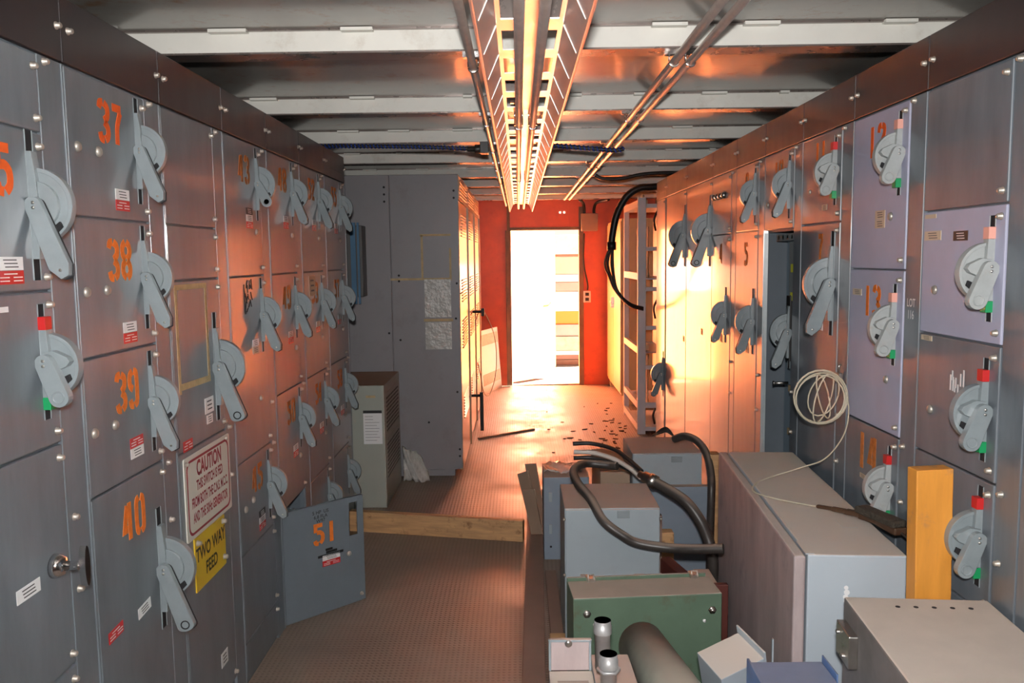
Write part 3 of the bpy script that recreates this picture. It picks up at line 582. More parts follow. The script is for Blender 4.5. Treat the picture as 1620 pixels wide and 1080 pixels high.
hh = handle('lever', -1, sec10, .345, 1.245, 1.12); hh.location = (.345, .015, 1.245)
b = MB(); b.lathe([(.006, 0), (.006, .06)], (.38, -.06, 1.03), axis='y', seg=10); b.lathe([(.010, -.004), (.010, 0)], (.38, -.06, 1.03), axis='y', seg=10); b.build('hinge_bolt', 'steel', sec10)
# its door, swung towards the far side almost flat against the neighbour: narrow pale edge is what shows
b = MB(); b.T = Matrix.Rotation(R_(-16.4), 4, 'Z'); b.box(0, .400, -.002, .002, .03, 1.675); b.box(.388, .400, -.002, .018, .03, 1.675); b.box(0, .40, -.002, .016, 1.663, 1.675); b.box(0, .40, -.002, .016, .03, .042)
dr = b.build('open_door', 'handle', sec10, bevel=.001); dr['label'] = 'door standing ajar, seen edge on'
dr.location = (.006, -.003, 0); dr.rotation_euler = (0, 0, 0)
section('R', yr(4), 'right switchgear section numbered 5 on its tall door, nearest beyond the open one', [
  dict(z=(1.692, 2.022), fit=[('h', 'lever', .350, 1.866, 1.0), ('n', '9', .2, 1.93, NH, dict(m='orange_dk'))]),
  dict(z=(.02, 1.692), fit=[('h', 'lever', .345, 1.251, 1.15), ('n', '5', .20, 1.58, .11, dict(m='orange_dk')), ('p', .25, 1.11, 'tt', dict(w=.05, h=.05))])], group=GR)
def pilots(o):
    for i in range(4): o.lathe([(.017, 0), (.017, -.012), (.012, -.02), (0, -.024)], (.07 + i * .075, 0, 1.905), axis='y', seg=14)
section('R', yr(5) + .03, 'right switchgear section numbered 4 with a row of pilot lights at the top', [
  dict(z=(1.69, 2.022), fit=[('b', pilots, 'pilot_light_row', 'steel')]),
  dict(z=(.02, 1.69), fit=[('h', 'lever', .345, 1.246, 1.1), ('n', '4', .22, 1.585, .11, dict(m='orange_dk')), ('p', .25, 1.11, 'tt', dict(w=.05, h=.05))])], width=.538, group=GR)
section('R', 5.70, 'wide tall breaker cabinet on the right, nearer of the two holed levers', [dict(z=(.02, 2.022), w=.748, fit=[('h', 'lever_hole', .70, 1.72, 1.5), ('p', .5, 1.1, 't', dict(w=.05, h=.04))])], width=.75, wire=False, group=GR)
section('R', 6.47, 'wide tall breaker cabinet on the right mirroring the bright doorway', [dict(z=(.02, 2.022), w=.758, fit=[('h', 'lever_hole', .72, 1.71, 1.5), ('p', .7, 1.0, 't', dict(w=.05, h=.04))])], width=.768, wire=False, group=GR)
section('R', 6.93, 'narrow end section of right switchgear beside the open rack, lever low down', [dict(z=(.02, 2.022), w=.40, fit=[('h', 'lever', .35, .64, 1.3)])], width=.458, wire=False, topkind='vent', group=GR)

# ------------------------------------------------------------------ grey cabinet block on the left, beyond the lineup
t = thing('sheet_metal_cabinet', 'big grey sheet metal cabinet end wall at back left, patched with tape and plastic', 'electrical cabinet', (-.98, 7.4, 0))
def lb(b, *a): return b
X0, X1, Y0, Y1 = -1.54 + .98, -.419 + .98, 5.917 - 7.4, 8.95 - 7.4
b = MB(); b.box(X0, X1 - .02, Y0 + .012, Y1, .05, 2.165); b.box(X0 + .06, X1 - .06, Y0 + .02, Y1, 0, .05); b.build('body', 'cab_grey', t)
for (a0, a1, z0, z1) in ((-1.54, -.905, .72, 2.165), (-1.54, -.905, .02, .715), (-.90, -.419, .06, 2.165)):
    o = MB().box(a0 + .98, a1 + .98, Y0, Y0 + .012, z0, z1).build('side_panel', 'cab_grey', t, bevel=.003)
b = MB(); b.box(-.88 + .98, -.55 + .98, Y0, Y0 + .012, .005, .05); b.build('kick_plate', 'cab_grey', t)
b = MB()
for x, z in ((-.45, 2.05), (-.45, 2.0), (-.94, 2.08), (-.94, 2.03), (-.94, 1.98), (-.45, 1.15), (-.44, 1.4), (-.45, .62), (-.44, .2), (-.44, .15), (-.93, 1.05), (-.85, 1.46), (-.85, 1.42), (-.85, 1.0), (-.66, .40)): b.lathe([(.008, -.002), (.008, .0)], (x + .98, Y0, z), axis='y', seg=10)
b.build('bolt_hole_row', 'slot', t)
q = MB()
for a0, a1, z0, z1 in ((-.695, -.475, 1.735, 1.75), (-.69, -.675, 1.44, 1.74), (-.91, -.49, 1.425, 1.44), (-.49, -.475, 1.42, 1.65), (-.67, -.66, 1.25, 1.43), (-.68, -.47, 1.13, 1.15)): q.box(a0 + .98, a1 + .98, Y0 - .001, Y0, z0, z1)
q.build('masking_tape', 'tape', t)
q = MB(); q.box(-.67 + .98, -.482 + .98, Y0 - .004, Y0, 1.16, 1.43); q.box(-.67 + .98, -.482 + .98, Y0 - .004, Y0, .93, 1.125); q.build('plastic_patch', 'plastic_film', t)
# face toward the aisle: louvred doors with bar handles
yy = Y0 + .02
for j, (w_, d_) in enumerate(((1.0, 1), (1.0, 1), (.95, 1))):
    b = MB(); b.box(X1 - .02, X1 + .0, yy + .015, yy + w_ - .10, .04, 1.32); b.box(X1 - .02, X1 + .0, yy + .015, yy + w_ - .10, 1.33, 1.98)
    for zb, nn in ((1.90, 8), (1.42, 8), (1.12, 10), (.55, 8)):
        for i in range(nn): b.prism([(X1, zb - i * .022), (X1 + .010, zb - .004 - i * .022), (X1 + .010, zb - .010 - i * .022), (X1, zb - .012 - i * .022)], 'y', yy + .2, yy + w_ - .3)
    b.build('louvred_door', 'louvre_paint', t)
    b = MB(); b.box(X1 - .02, X1 + .004, yy + .0, yy + w_ - .01, 1.99, 2.16)
    for i in range(5): b.box(X1 + .004, X1 + .010, yy + .1, yy + w_ - .15, 2.02 + i * .024, 2.03 + i * .024)
    b.build('vent_grille', 'louvre_paint', t)
    b = MB(); b.box(X1 - .03, X1 - .015, yy + w_ - .10, yy + w_ + .01, .02, 1.99); b.build('dark_recess', 'slot', t)
    b = MB(); b.box(X1 - .02, X1 + .012, yy + w_ - .06, yy + w_ - .03, .02, 1.99); b.build('mullion', 'louvre_paint', t)
    yy += w_ + .01
for y_, z_, hz in ((7.42 - 7.4, 1.10, .04), (6.95 - 7.4, .42, .30)):
    b = MB(); b.tube([(X1 - .01, y_, z_), (X1 + .09, y_, z_)], .012, 10); b.box(X1 + .08, X1 + .11, y_ - .015, y_ + .015, z_ - hz, z_ + .03); b.build('door_handle', 'black', t, bevel=.003)

# transformer cabinet
t = thing('transformer_cabinet', 'low grey-green ventilated transformer cabinet with white data sheet, before the grey cabinet wall', 'transformer', (-1.12, 5.5, 0))
x0, x1, y0, y1 = -1.45 + 1.12, -.853 + 1.12, 5.163 - 5.5, 5.81 - 5.5
b = MB(); b.box(x0, x1, y0, y1, 0, .79); b.build('body', 'trafo', t, bevel=.006)
for zc in (.60, .30):
    b = MB(); b.box(x1, x1 + .0012, y0 + .05, y1 - .06, zc - .13, zc + .13, 1)
    for i in range(9):
        for j in range(15): b.box(x1 + .0012, x1 + .002, y0 + .06 + j * .035, y0 + .082 + j * .035, zc - .12 + i * .026, zc - .108 + i * .026, 0)
    b.build('perforated_vent', ['slot', 'trafo'], t)
q = MB(); q.box(-.99 + 1.12, -.872 + 1.12, y0 - .002, y0, .415, .63, 0); q.box(-.99 + 1.12, -.872 + 1.12, y0 - .003, y0 - .002, .612, .63, 1)
for i in range(9): q.box(-.98 + 1.12, -.90 + 1.12 + random.uniform(-.03, .015), y0 - .0026, y0 - .002, .59 - i * .019, .592 - i * .019, 2)
q.build('data_sheet', ['white', 'black', 'handle_dark'], t)['label'] = 'white printed sheet with black header'
q = MB(); q.box(-.97 + 1.12, -.91 + 1.12, y0 - .003, y0, .71, .725); q.build('name_plate', 'tape', t)
# panelboard on left wall, blue edge
t = thing('panelboard', 'dark wall panelboard with a blue edge, peeping out past the left lineup', 'electrical panel', (-1.30, 5.75, 1.3))
b = MB(); b.box(-.235, .225, .0, .14, .07, .56); b.build('enclosure', 'panelboard', t, bevel=.004)
b = MB(); b.box(.145, .18, -.012, .0, .02, .58); b.box(.19, .205, -.010, .0, .02, .58); b.build('blue_edge_strip', 'panelboard_edge', t)
t.location = (-1.30, 5.765, 1.25)

# louvred panel leaning near far door
b = MB(); T0 = Vector((-.42, 9.45, 0)); ang = math.atan2(10.12 - 9.45, -.22 + .42)
b.T = Matrix.Translation(T0) @ Matrix.Rotation(ang, 4, 'Z') @ Matrix.Rotation(R_(-4), 4, 'X')
b.box(0, .70, 0, .018, 0, .74, 0)
for z0 in (.10, .56):
    for i in range(14): b.box(.05 + i * .045, .075 + i * .045, -.002, .0, z0, z0 + .13, 1)
tag(b.build('louvred_panel', ['signwhite', 'tape'], bevel=.0), 'loose cream slotted metal panel leaning by the far doorway', 'panel')
b = MB(); b.box(-.47, -.43, 9.0, 9.35, 0, 2.05); tag(b.build('cable_duct', 'signwhite', bevel=.003), 'narrow pale duct standing at the end of the louvred cabinets', 'duct')
b = MB(); b.tube(smooth_path([(-.41, 7.75, 1.0), (-.35, 7.95, 1.08), (-.25, 8.3, .8), (-.24, 8.5, .45), (-.3, 8.5, .2), (-.36, 8.3, .22), (-.40, 8.0, .55)]), .005, 6)
tag(b.build('loose_wire', 'coilwire'), 'thin wire looping from the louvred cabinet handle', 'wire')

# ------------------------------------------------------------------ end wall fittings and the open leaf
b = MB(); b.box(.765, .963, YF - .09, YF, 1.885, 2.095, 0); tag(b.build('junction_box', 'jbox', bevel=.006), 'brownish square junction box high on the orange wall, right of doorway', 'junction box')
t = thing('electrical_outlet', 'small white double electrical outlet on the orange wall right of the doorway', 'outlet', (.835, YF, 1.09))
MB().box(-.045, .045, -.03, 0, -.07, .07).build('cover_plate', 'white', t, bevel=.004)
b = MB(); b.box(-.022, .022, -.033, -.03, .012, .05); b.box(-.022, .022, -.033, -.03, -.05, -.012); b.build('socket', 'black', t)
b = MB(); b.tube(smooth_path([(.80, YF - .03, 1.86), (.79, YF - .03, 1.6), (.80, YF - .03, 1.45), (.84, YF - .03, 1.25), (.84, YF - .03, 1.17)]), .010, 8); tag(b.build('outlet_cable', 'cable'), 'black cable dropping from junction box to the outlet', 'cable')
for xs, lb_ in (([.80, .78, .72], 'left'), ([.92, .95, 1.06], 'right')):
    b = MB(); b.tube(smooth_path([(xs[0], YF - .05, 2.07 if lb_ == 'right' else 1.98), (xs[0], YF - .06, 2.15), (xs[1], YF - .12, 2.22), (xs[2], YF - .4, 2.24)]), .018, 8)
    tag(b.build('feed_cable', 'cable'), 'black feed cable arching from ceiling %s' % ('down the right side of the door frame' if lb_ == 'left' else 'into the top of the wall junction box'), 'cable')
# leaf hinged left, swung outward
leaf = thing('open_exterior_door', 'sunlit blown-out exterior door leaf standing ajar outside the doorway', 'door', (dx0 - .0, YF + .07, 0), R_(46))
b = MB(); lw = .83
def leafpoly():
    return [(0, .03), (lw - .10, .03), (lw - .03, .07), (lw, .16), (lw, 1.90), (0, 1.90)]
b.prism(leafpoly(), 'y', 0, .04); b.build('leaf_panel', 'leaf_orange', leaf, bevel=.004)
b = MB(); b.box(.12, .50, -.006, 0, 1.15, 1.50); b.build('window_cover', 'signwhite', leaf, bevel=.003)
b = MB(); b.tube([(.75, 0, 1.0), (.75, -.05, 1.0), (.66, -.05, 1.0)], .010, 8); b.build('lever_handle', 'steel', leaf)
# outdoors
tag(MB().box(-14, 14, YF + .10, 30, -.20, -.06).build('yard_ground', 'concrete'), '', '')
gnd = bpy.data.objects['yard_ground']; del gnd['label']; del gnd['category']; struct(gnd)
b = MB()
for i in range(5): b.box(-1.2, 2.4, YF + .12 + i * .30, YF + .40 + i * .30, -.06, -.01)
struct(b.build('trim_20', 'frame_brown'))
st = [(-.02, .06, 'frame_brown', 'brown board lowest on the yard stack'), (.06, .13, 'brown_steel', 'dark brown board second from the bottom of the yard stack'), (.13, .20, 'beam', 'pale steel channel just above the brown boards'), (.20, .42, 'drum', 'olive grey sheet bundle with torn film in the yard stack'), (.42, .60, 'wall_grey', 'beige grey sheet in the middle of the yard stack'), (.60, .80, 'leaf_orange', 'orange steel channel in the yard stack'), (.80, 1.10, 'beam', 'broad white panel above the orange channel'), (1.10, 1.24, 'wall_grey', 'grey beige bar near the top of the yard stack'), (1.24, 1.36, 'rack', 'grey bar topmost but two in the yard stack'), (1.36, 1.62, 'cream_tag', 'pinkish white sheet near the top of the yard stack'), (1.62, 1.66, 'frame_brown', 'thin dark bar under the top sheet outside'), (1.66, 1.95, 'beam', 'white top sheet of the yard stack')]
zz = -.06
for z0, z1, m, l_ in st:
    b = MB(); h = z1 - z0; b.box(.25, 3.2, 12.6 + random.uniform(-.03, .03), 13.3, zz, zz + h - .004); zz += h
    tag(b.build('stacked_board', m, bevel=.006), l_, 'board', 'boards stacked in the yard')
# ------------------------------------------------------------------ right: locker and rack
t = thing('steel_locker', 'tall yellow-lit steel locker against the right wall near the exit', 'locker', (1.36, 9.42, 0))
b = MB(); b.box(-.28, .28, -.66, .66, .10, 1.97, 0); b.box(-.26, .28, -.66, -.62, 0, .10); b.box(-.26, .28, .62, .66, 0, .10); b.build('body', 'locker_paint', t, bevel=.004)
for j in (0, 1): MB().box(-.29, -.28, -.65 + j * .655, .0 + j * .655 - .01, .13, 1.94).build('door', 'locker_paint', t, bevel=.003)
b = MB(); b.box(-.32, -.29, -.03, -.01, 1.0, 1.12); b.box(-.33, -.31, -.07, .03, 1.055, 1.075); b.build('latch_handle', 'steel', t)
t = thing('open_steel_rack', 'open grey steel equipment rack between right switchgear and locker', 'rack', (1.34, 7.75, 0))
x0, x1, y0, y1 = 1.04 - 1.34, 1.60 - 1.34, 7.28 - 7.75, 8.26 - 7.75
for x in (x0, x1 - .04):
    for y in (y0, y1 - .04, ):
        b = MB(); b.box(x, x + (.072 if y == y0 else .05), y, y + .04, 0, 2.08); b.build('upright', 'rack', t, bevel=.004)
for z in (1.99, 1.62, 1.27, .93, .58, .25, .03):
    b = MB(); b.box(x0 + .07, x1 - .04, y0 + .005, y0 + .03, z, z + .035); b.build('cross_rail', 'rack', t)
for z in (2.0, 1.37, .72, .23, .03):
    b = MB(); b.box(x0, x0 + .03, y0 + .04, y1 - .04, z, z + .06); b.box(x1 - .03, x1, y0 + .04, y1 - .04, z, z + .06); b.box(x0 + .03, x1 - .03, y0 + .04, y1 - .04, z, z + .012); b.build('shelf', 'rack' if z != .72 else 'cab_grey', t)
b = MB(); b.box(x0 + .28, x0 + .29, y0 + .06, y1 - .06, .3, 1.95); b.box(x1 - .02, x1 - .01, y0 + .04, y1 - .04, .05, 1.98); b.build('back_panel', 'cab_grey', t)
n_ = 0
for zb, lab in ((1.385, 'upper'), (.25, 'lower')):
    for i in range(4):
        b = MB(); x = 1.34 + x0 + .10; y = 7.42 + i * .17; b.lathe([(.022, 0), (.022, .04), (.016, .05), (.016, .40), (.022, .41), (.022, .45)], (x, y, zb), seg=12)
        tag(b.build('fuse_tube', 'porcelain'), '%s beige tube standing on the %s shelf of the steel rack' % (('nearest', 'second nearest', 'third', 'farthest')[i], lab), 'fuse', 'beige tubes in the steel rack')
for i, (y, z) in enumerate(((7.45, .735), (7.6, .735), (7.55, 2.015))):
    b = MB(); x = 1.34 + x0 + .08; b.box(x - .03, x + .04, y - .04, y + .04, z, z + .06); b.lathe([(.014, .06), (.014, .10), (.008, .11)], (x, y, z), seg=10)
    tag(b.build('terminal_block', 'porcelain', bevel=.004), ('small terminal block at front of the rack\'s tilted middle shelf', 'small terminal block behind another on the middle rack shelf', 'terminal block on top shelf of the steel rack')[i], 'terminal block', 'terminal blocks in the rack')
b = MB()
b.tube(smooth_path([(1.30, 7.2, 2.17), (1.139, 7.18, 2.16), (1.032, 7.17, 2.15), (.924, 7.17, 2.077), (.843, 7.17, 1.929), (.805, 7.18, 1.741), (.80, 7.18, 1.66)]), .030, 10)
b.tube([(.80, 7.18, 1.70), (.80, 7.18, 1.63)], .040, 12)
for k in range(7):
    o = (math.cos(k * .9) * .024, math.sin(k * .9) * .024)
    b.tube(smooth_path([(.80 + o[0] * .5, 7.18 + o[1], 1.66), (.775 + o[0] * 1.6, 7.18 + o[1] * 1.5, 1.52), (.80 + o[0], 7.18 + o[1], 1.40), (.832 + o[0] * .6, 7.18 + o[1], 1.30), (.898, 7.18 + o[1], 1.21 + o[0] * .5), (.98, 7.2 + o[1], 1.15 + o[0] * .5), (1.08, 7.23, 1.12 + o[0] * .5)]), .008, 6)
tag(b.build('rack_cable', 'cable'), 'thick black cable arching over the rack and splaying into loose wires', 'cable')
for j, z in enumerate((1.80, 1.02, .06)):
    b = MB()
    for k in range(5): b.tube(smooth_path([(1.22 + k * .025, 7.45, z), (1.20 + k * .03, 7.40, z + .10), (1.25 + k * .02, 7.42, z + .20 + .02 * k)]), .010, 6)
    o = b.build('wire_bundle', 'cable'); tag(o, ('black wire bundle at the top of the steel rack', 'black wire bundle halfway up the steel rack', 'black wire tangle in the bottom of the steel rack')[j], 'wires', 'wire bundles inside the rack')
# floor litter
for i in range(46):
    x = 1.0 - abs(random.gauss(0, .28)); y = 7.6 + random.gauss(0, .75); y = max(6.4, min(9.6, y)); x = min(x, .98) if y > 7 else min(x, .8)
    b = MB(); s = random.uniform(.010, .030); a = random.uniform(0, 6.3)
    b.T = Matrix.Translation((x, y, .001)) @ Matrix.Rotation(a, 4, 'Z')
    b.prism([(-s, 0), (-s * .3, s * .45), (s * .6, s * .35), (s, 0), (s * .2, -s * .4), (-s * .6, -s * .3)], 'z', 0, .006)
    tag(b.build('dead_leaf', 'leafmat'), 'small dark dead leaf lying on the floor near the rack', 'leaf', 'dead leaves scattered before the rack')
b = MB(); b.obox((-.367, 7.14, .008), (.126, 7.516, .008), .03, .016); tag(b.build('wood_strip', 'cardboard', bevel=.002), 'thin wooden strip lying across the far floor', 'wood strip')
# timber across aisle
b = MB(); a = Vector((-1.0, 4.735, .06)); c = Vector((.012, 4.515, .06)); b.obox(a, c, .045, .12); tag(b.build('timber_beam', 'wood', bevel=.004), 'knotty pine timber laid on edge across the aisle floor', 'timber')
b = MB(); n = 14; vs = []; fs = []
for i in range(n):
    for j in range(10):
        u, v = i / (n - 1), j / 9; vs.append((-.836 + u * .19 * (1 - .3 * v), 5.78 + .06 * math.sin(u * 7 + v * 3) * .5 + .02 * math.sin(u * 23 + v * 11), 0.004 + v * .26 * (1 - .3 * u)))
for i in range(n - 1):
    for j in range(9): fs.append((i * 10 + j, (i + 1) * 10 + j, (i + 1) * 10 + j + 1, i * 10 + j + 1))
b.add(vs, fs, 0, True); o = b.build('plastic_sheet', 'plastic_film'); sm = o.modifiers.new('s', 'SOLIDIFY'); sm.thickness = .004; tag(o, 'crumpled clear plastic sheet behind the transformer cabinet on floor', 'plastic sheet')

# ------------------------------------------------------------------ ceiling services
def lerp(a, b_, t): return a + (b_ - a) * t
t = thing('cable_tray', 'perforated aluminium cable tray hanging upside down along the ceiling', 'cable tray', (.036, 5, 2.17))
y0, y1 = -1.2 - 5, 9.45 - 5; xa, xb = -.086, .086
b = MB()
b.box(xa + .050, xb - .050, y0, y1, 0, .003)                   # middle web
b.box(xa, xa + .012, y0, y1, 0, .003); b.box(xb - .012, xb, y0, y1, 0, .003)
y = y0
while y < y1:
    for xs in ((xa + .012, xa + .050), (xb - .050, xb - .012)): b.box(xs[0], xs[1], y, min(y + .10, y1), 0, .003)
    y += .305
b.build('perforated_plate', 'alu', t)
for s, xe in ((-1, xa), (1, xb)):
    b = MB(); b.prism([(xe, 0), (xe + s * .036, -.082), (xe + s * .039, -.082), (xe + s * .003, .002)], 'y', y0, y1)
    b.prism([(xe + s * .036, -.082), (xe + s * .044, -.081), (xe + s * .044, -.078), (xe + s * .039, -.079)], 'y', y0, y1)
    y = y0
    while y < y1 - .12:                                         # pressed ribs
        b.prism([(xe + s * .002, -.002), (xe + s * .034, -.074), (xe + s * .031, -.074), (xe - s * .001, -.004)], 'y', y + .04, y + .048)
        y += .305
    b.build('flared_side', 'alu', t)
y = y0 + .35
while y < y1:
    MB().box(-.10, .10, y, y + .03, .003, .056).build('hanger_strap', 'beam_under', t); y += 1.0
def pipe(name, x, z, ya, yb, r, label, group=None, m='conduit', clamps=(), cg=1):
    t = thing(name, label, 'conduit', (x, (ya + yb) / 2, z), 0, group)
    MB().tube([(0, ya - (ya + yb) / 2, 0), (0, yb - (ya + yb) / 2, 0)], r, 14).build('tube', m, t)
    for cy in clamps:
        b = MB(); b.tube([(r * 1.25 * math.cos(q), cy - (ya + yb) / 2, r * 1.25 * math.sin(q)) for q in [R_(190 + k * 20) for k in range(9)]] , .003, 6)
        b.tube([(-r * 1.25, cy - (ya + yb) / 2, 0), (-r * 1.3, cy - (ya + yb) / 2, 2.226 - z)], .003, 6); b.tube([(r * 1.25, cy - (ya + yb) / 2, 0), (r * 1.3, cy - (ya + yb) / 2, 2.226 - z)], .003, 6)
        b.box(-r * 2.6, r * 1.6, cy - .012 - (ya + yb) / 2, cy + .012 - (ya + yb) / 2, 2.216 - z, 2.226 - z)
        b.build('clamp', 'chrome', t)
CL = [2.75, 3.86, 4.83, 5.83, 6.87]
pipe('conduit', .008, 2.125, -1.2, 9.40, .0128, 'left conduit of the two running under the cable tray', 'conduits under the tray', clamps=(3.55, 6.0))
pipe('conduit', .066, 2.125, -1.2, 9.40, .0128, 'right conduit of the two running under the cable tray', 'conduits under the tray', clamps=(3.55, 6.0))
pipe('conduit', -.138, 2.188, -1.2, 9.9, .0128, 'single dark conduit along the ceiling left of the cable tray', clamps=CL)
pipe('conduit', .507, 2.196, -1.2, 9.1, .0125, 'left conduit of the ceiling pair right of the tray', 'ceiling pair of conduits', clamps=CL)
pipe('conduit', .560, 2.196, -1.2, 9.1, .0125, 'right conduit of the ceiling pair right of the tray', 'ceiling pair of conduits', clamps=CL)
def spiral(pts, r, name, label, m1, m2):
    P_ = smooth_path(pts, 14); t = thing(name, label, 'cable', P_[len(P_) // 2]); o0 = Vector(P_[len(P_) // 2])
    MB().tube([p - o0 for p in P_], r * .75, 8).build('core', m2, t)
    # helical wrap
    D = [0]
    for i in range(1, len(P_)): D.append(D[-1] + (P_[i] - P_[i - 1]).length)
    pts2 = []; s = 0; i = 0
    while s < D[-1]:
        while i < len(D) - 2 and D[i + 1] < s: i += 1
        q = (s - D[i]) / max(1e-6, D[i + 1] - D[i]); p = P_[i].lerp(P_[i + 1], q) - o0; d = (P_[i + 1] - P_[i]).normalized(); x = d.orthogonal().normalized(); y = d.cross(x); a = s / (r * 1.7) * 2 * math.pi
        pts2.append(p + (x * math.cos(a) + y * math.sin(a)) * r * .85); s += r * .22
    MB().tube(pts2, r * .32, 5).build('spiral_wrap', m1, t)
spiral([(-1.15, 4.62, 2.196), (-.93, 4.60, 2.192), (-.5, 4.60, 2.180), (-.19, 4.60, 2.166)], .012, 'wrapped_cable', 'blue spiral wrapped cable crossing the ceiling left of tray', 'bluetube', 'cable')
spiral([(.19, 4.60, 2.18), (.35, 4.60, 2.165), (.52, 4.60, 2.15), (.58, 4.60, 2.155)], .014, 'wrapped_cable', 'blue spiral wrapped cable crossing the ceiling right of tray', 'bluetube', 'cable')
b = MB(); b.lathe([(.016, -.07), (.016, -.03), (.024, -.03), (.024, .0)], (-.20, 4.60, 2.166), axis='x', seg=12); b.box(-.20, -.155, 4.56, 4.64, 2.14, 2.20); tag(b.build('cable_gland', 'cable', bevel=.002), 'black cable gland clamped beside the left ceiling conduit', 'cable gland')
b = MB(); b.tube(smooth_path([(.60, 6.5, 2.20), (.66, 6.5, 2.172), (.80, 6.5, 2.172), (.95, 6.5, 2.20), (1.10, 6.5, 2.21), (1.25, 6.5, 2.21)]), .014, 8); tag(b.build('ceiling_cable', 'cable'), 'sagging black cable from the ceiling conduits to the right switchgear top', 'cable')

# ------------------------------------------------------------------ clutter on the right
def boxthing(name, label, cat, cx, cy, rz, w, d, z0, z1, m, bevel=.004, group=None):
    t = thing(name, label, cat, (cx, cy, z0), rz, group); MB().box(-w / 2, w / 2, -d / 2, d / 2, 0, z1 - z0).build('body', m, t, bevel=bevel); return t
# floor channel along the clutter
b = MB(); ang = math.atan2(.098 - .003, 4.975 - 3.247)
b.add([(-.024, 2.0, 0), (.061, 2.0, 0), (.140, 5.35, 0), (.048, 5.35, 0), (-.024, 2.0, .06), (.061, 2.0, .06), (.140, 5.35, .06), (.048, 5.35, .06)], [(0, 1, 2, 3), (4, 7, 6, 5), (0, 4, 5, 1), (1, 5, 6, 2), (2, 6, 7, 3), (3, 7, 4, 0)])
tag(b.build('steel_channel', 'brown_steel', bevel=.004), 'long dusty brown steel channel on the floor beside the boxes', 'steel channel')
b = MB(); b.box(.095, .150, 2.9, 4.0, 0, .03); o = b.build('floor_board', 'brown_steel', bevel=.003); o.location = (.02, 0, 0); tag(o, 'flat dusty board between the steel channel and grey boxes', 'board')
b = MB(); b.box(-.03, .03, -.05, .05, 0, .09); o = b.build('wood_block', 'wood', bevel=.003); o.location = (.135, 3.06, .031); tag(o, 'small pine offcut behind the open-lidded box', 'wood block')
# long big box
cx, cy = (.781 + 1.049 + .867 + 1.134) / 4, (2.193 + 2.195 + 3.416 + 3.404) / 4; rz = -math.atan2(.0855, 1.215)
t = thing('large_enclosure', 'largest pale grey enclosure lying lengthwise at right with brush on top', 'enclosure', (cx, cy, 0), rz)
MB().box(-.134, .130, -.605, .605, 0, .76).build('body', 'big_side', t, bevel=.005)
b = MB(); b.box(-.172, -.140, -.61, .61, .02, .758); b.build('door', 'big_door', t, bevel=.006)['label'] = 'dusty pinkish door side facing the aisle'
b = MB(); b.box(-.140, -.134, -.58, .58, .03, .745); b.build('gasket', 'slot', t)
MB().box(-.1395, -.115, -.60, -.50, .7585, .7615).build('door_hinge', 'big_side', t); MB().box(-.176, -.17, -.4, -.39, .28, .42).build('edge_strip', 'big_side', t)
q = MB()
for (x, z, s) in ((-.03, .668, .006), (-.028, .655, .008), (-.031, .642, .007), (-.026, .631, .010), (-.020, .628, .007), (.025, .610, .006), (.034, .606, .008), (.044, .604, .007), (.036, .616, .007)): q.lathe([(s, -.0012), (s, 0)], (x, -.605, z), axis='y', seg=9)
q.build('paint_chip', 'white', t)
q = MB(); q.box(.03, .075, -.37, -.30, .7601, .7608); q.build('paper_tag', 'big_side', t)
# near box
ang = -math.atan2(.798 - .762, 1.997 - 1.575)
t = thing('near_enclosure', 'dusty grey enclosure in the bottom right corner with five small holes in its top', 'enclosure', (.798, 1.997, 0), ang)
MB().box(0, .340, -.85, 0, 0, .73).build('body', 'near_side', t, bevel=.005)
b = MB()
for i in range(5): b.lathe([(.006, 0), (.006, .0012)], (.10 + i * .042 + .01, -.055, .7295), axis='z', seg=8)
b.build('knockout_holes', 'slot', t)
b = MB(); b.box(-.022, 0, -.12, -.02, .60, .68); b.lathe([(.006, -.03), (.006, 0)], (-.0, -.045, .66), axis='x', seg=8); b.lathe([(.006, -.03), (.006, 0)], (-.0, -.09, .62), axis='x', seg=8); b.build('hinge', 'steel', t, bevel=.003)
# orange timber
b = MB(); b.T = Matrix.Translation((1.030, 2.045, 0)) @ Matrix.Rotation(R_(-1.2), 4, 'Y') @ Matrix.Rotation(R_(4), 4, 'Z'); b.box(-.018, .078, 0, .045, .002, 1.035)
tag(b.build('orange_timber', 'wood_orange', bevel=.003), 'orange-stained timber plank standing upright against the right switchgear', 'timber')
# brush
t = thing('wire_brush', 'dark wooden wire brush lying across top of the largest enclosure', 'brush', (1.0, 2.5, .762))
pa = [(.945 - 1, 2.60 - 2.5, .012), (.975 - 1, 2.555 - 2.5, .018), (1.005 - 1, 2.52 - 2.5, .02), (1.035 - 1, 2.47 - 2.5, .024), (1.065 - 1, 2.40 - 2.5, .026), (1.078 - 1, 2.31 - 2.5, .026)]
b = MB()
for i in range(len(pa) - 1):
    b.obox(pa[i], (Vector(pa[i + 1]) + (Vector(pa[i + 1]) - Vector(pa[i])) * .08), (.014, .018, .024, .038, .044)[i], (.012, .014, .016, .020, .022)[i])
b.build('wooden_handle', 'brush_wood', t, bevel=.005)
b = MB(); b.obox(Vector((.030, -.03, .045)), Vector((.078, -.19, .045)), .048, .022); b.build('bristles', 'bristle', t, bevel=.006)
b = MB(); b.tube([(1.078, 2.30, .785), (1.085, 2.24, .775), (1.10, 2.17, .765)], .004, 6); tag(b.build('steel_rod', 'steel'), 'thin rod sticking out beyond the wire brush', 'rod')
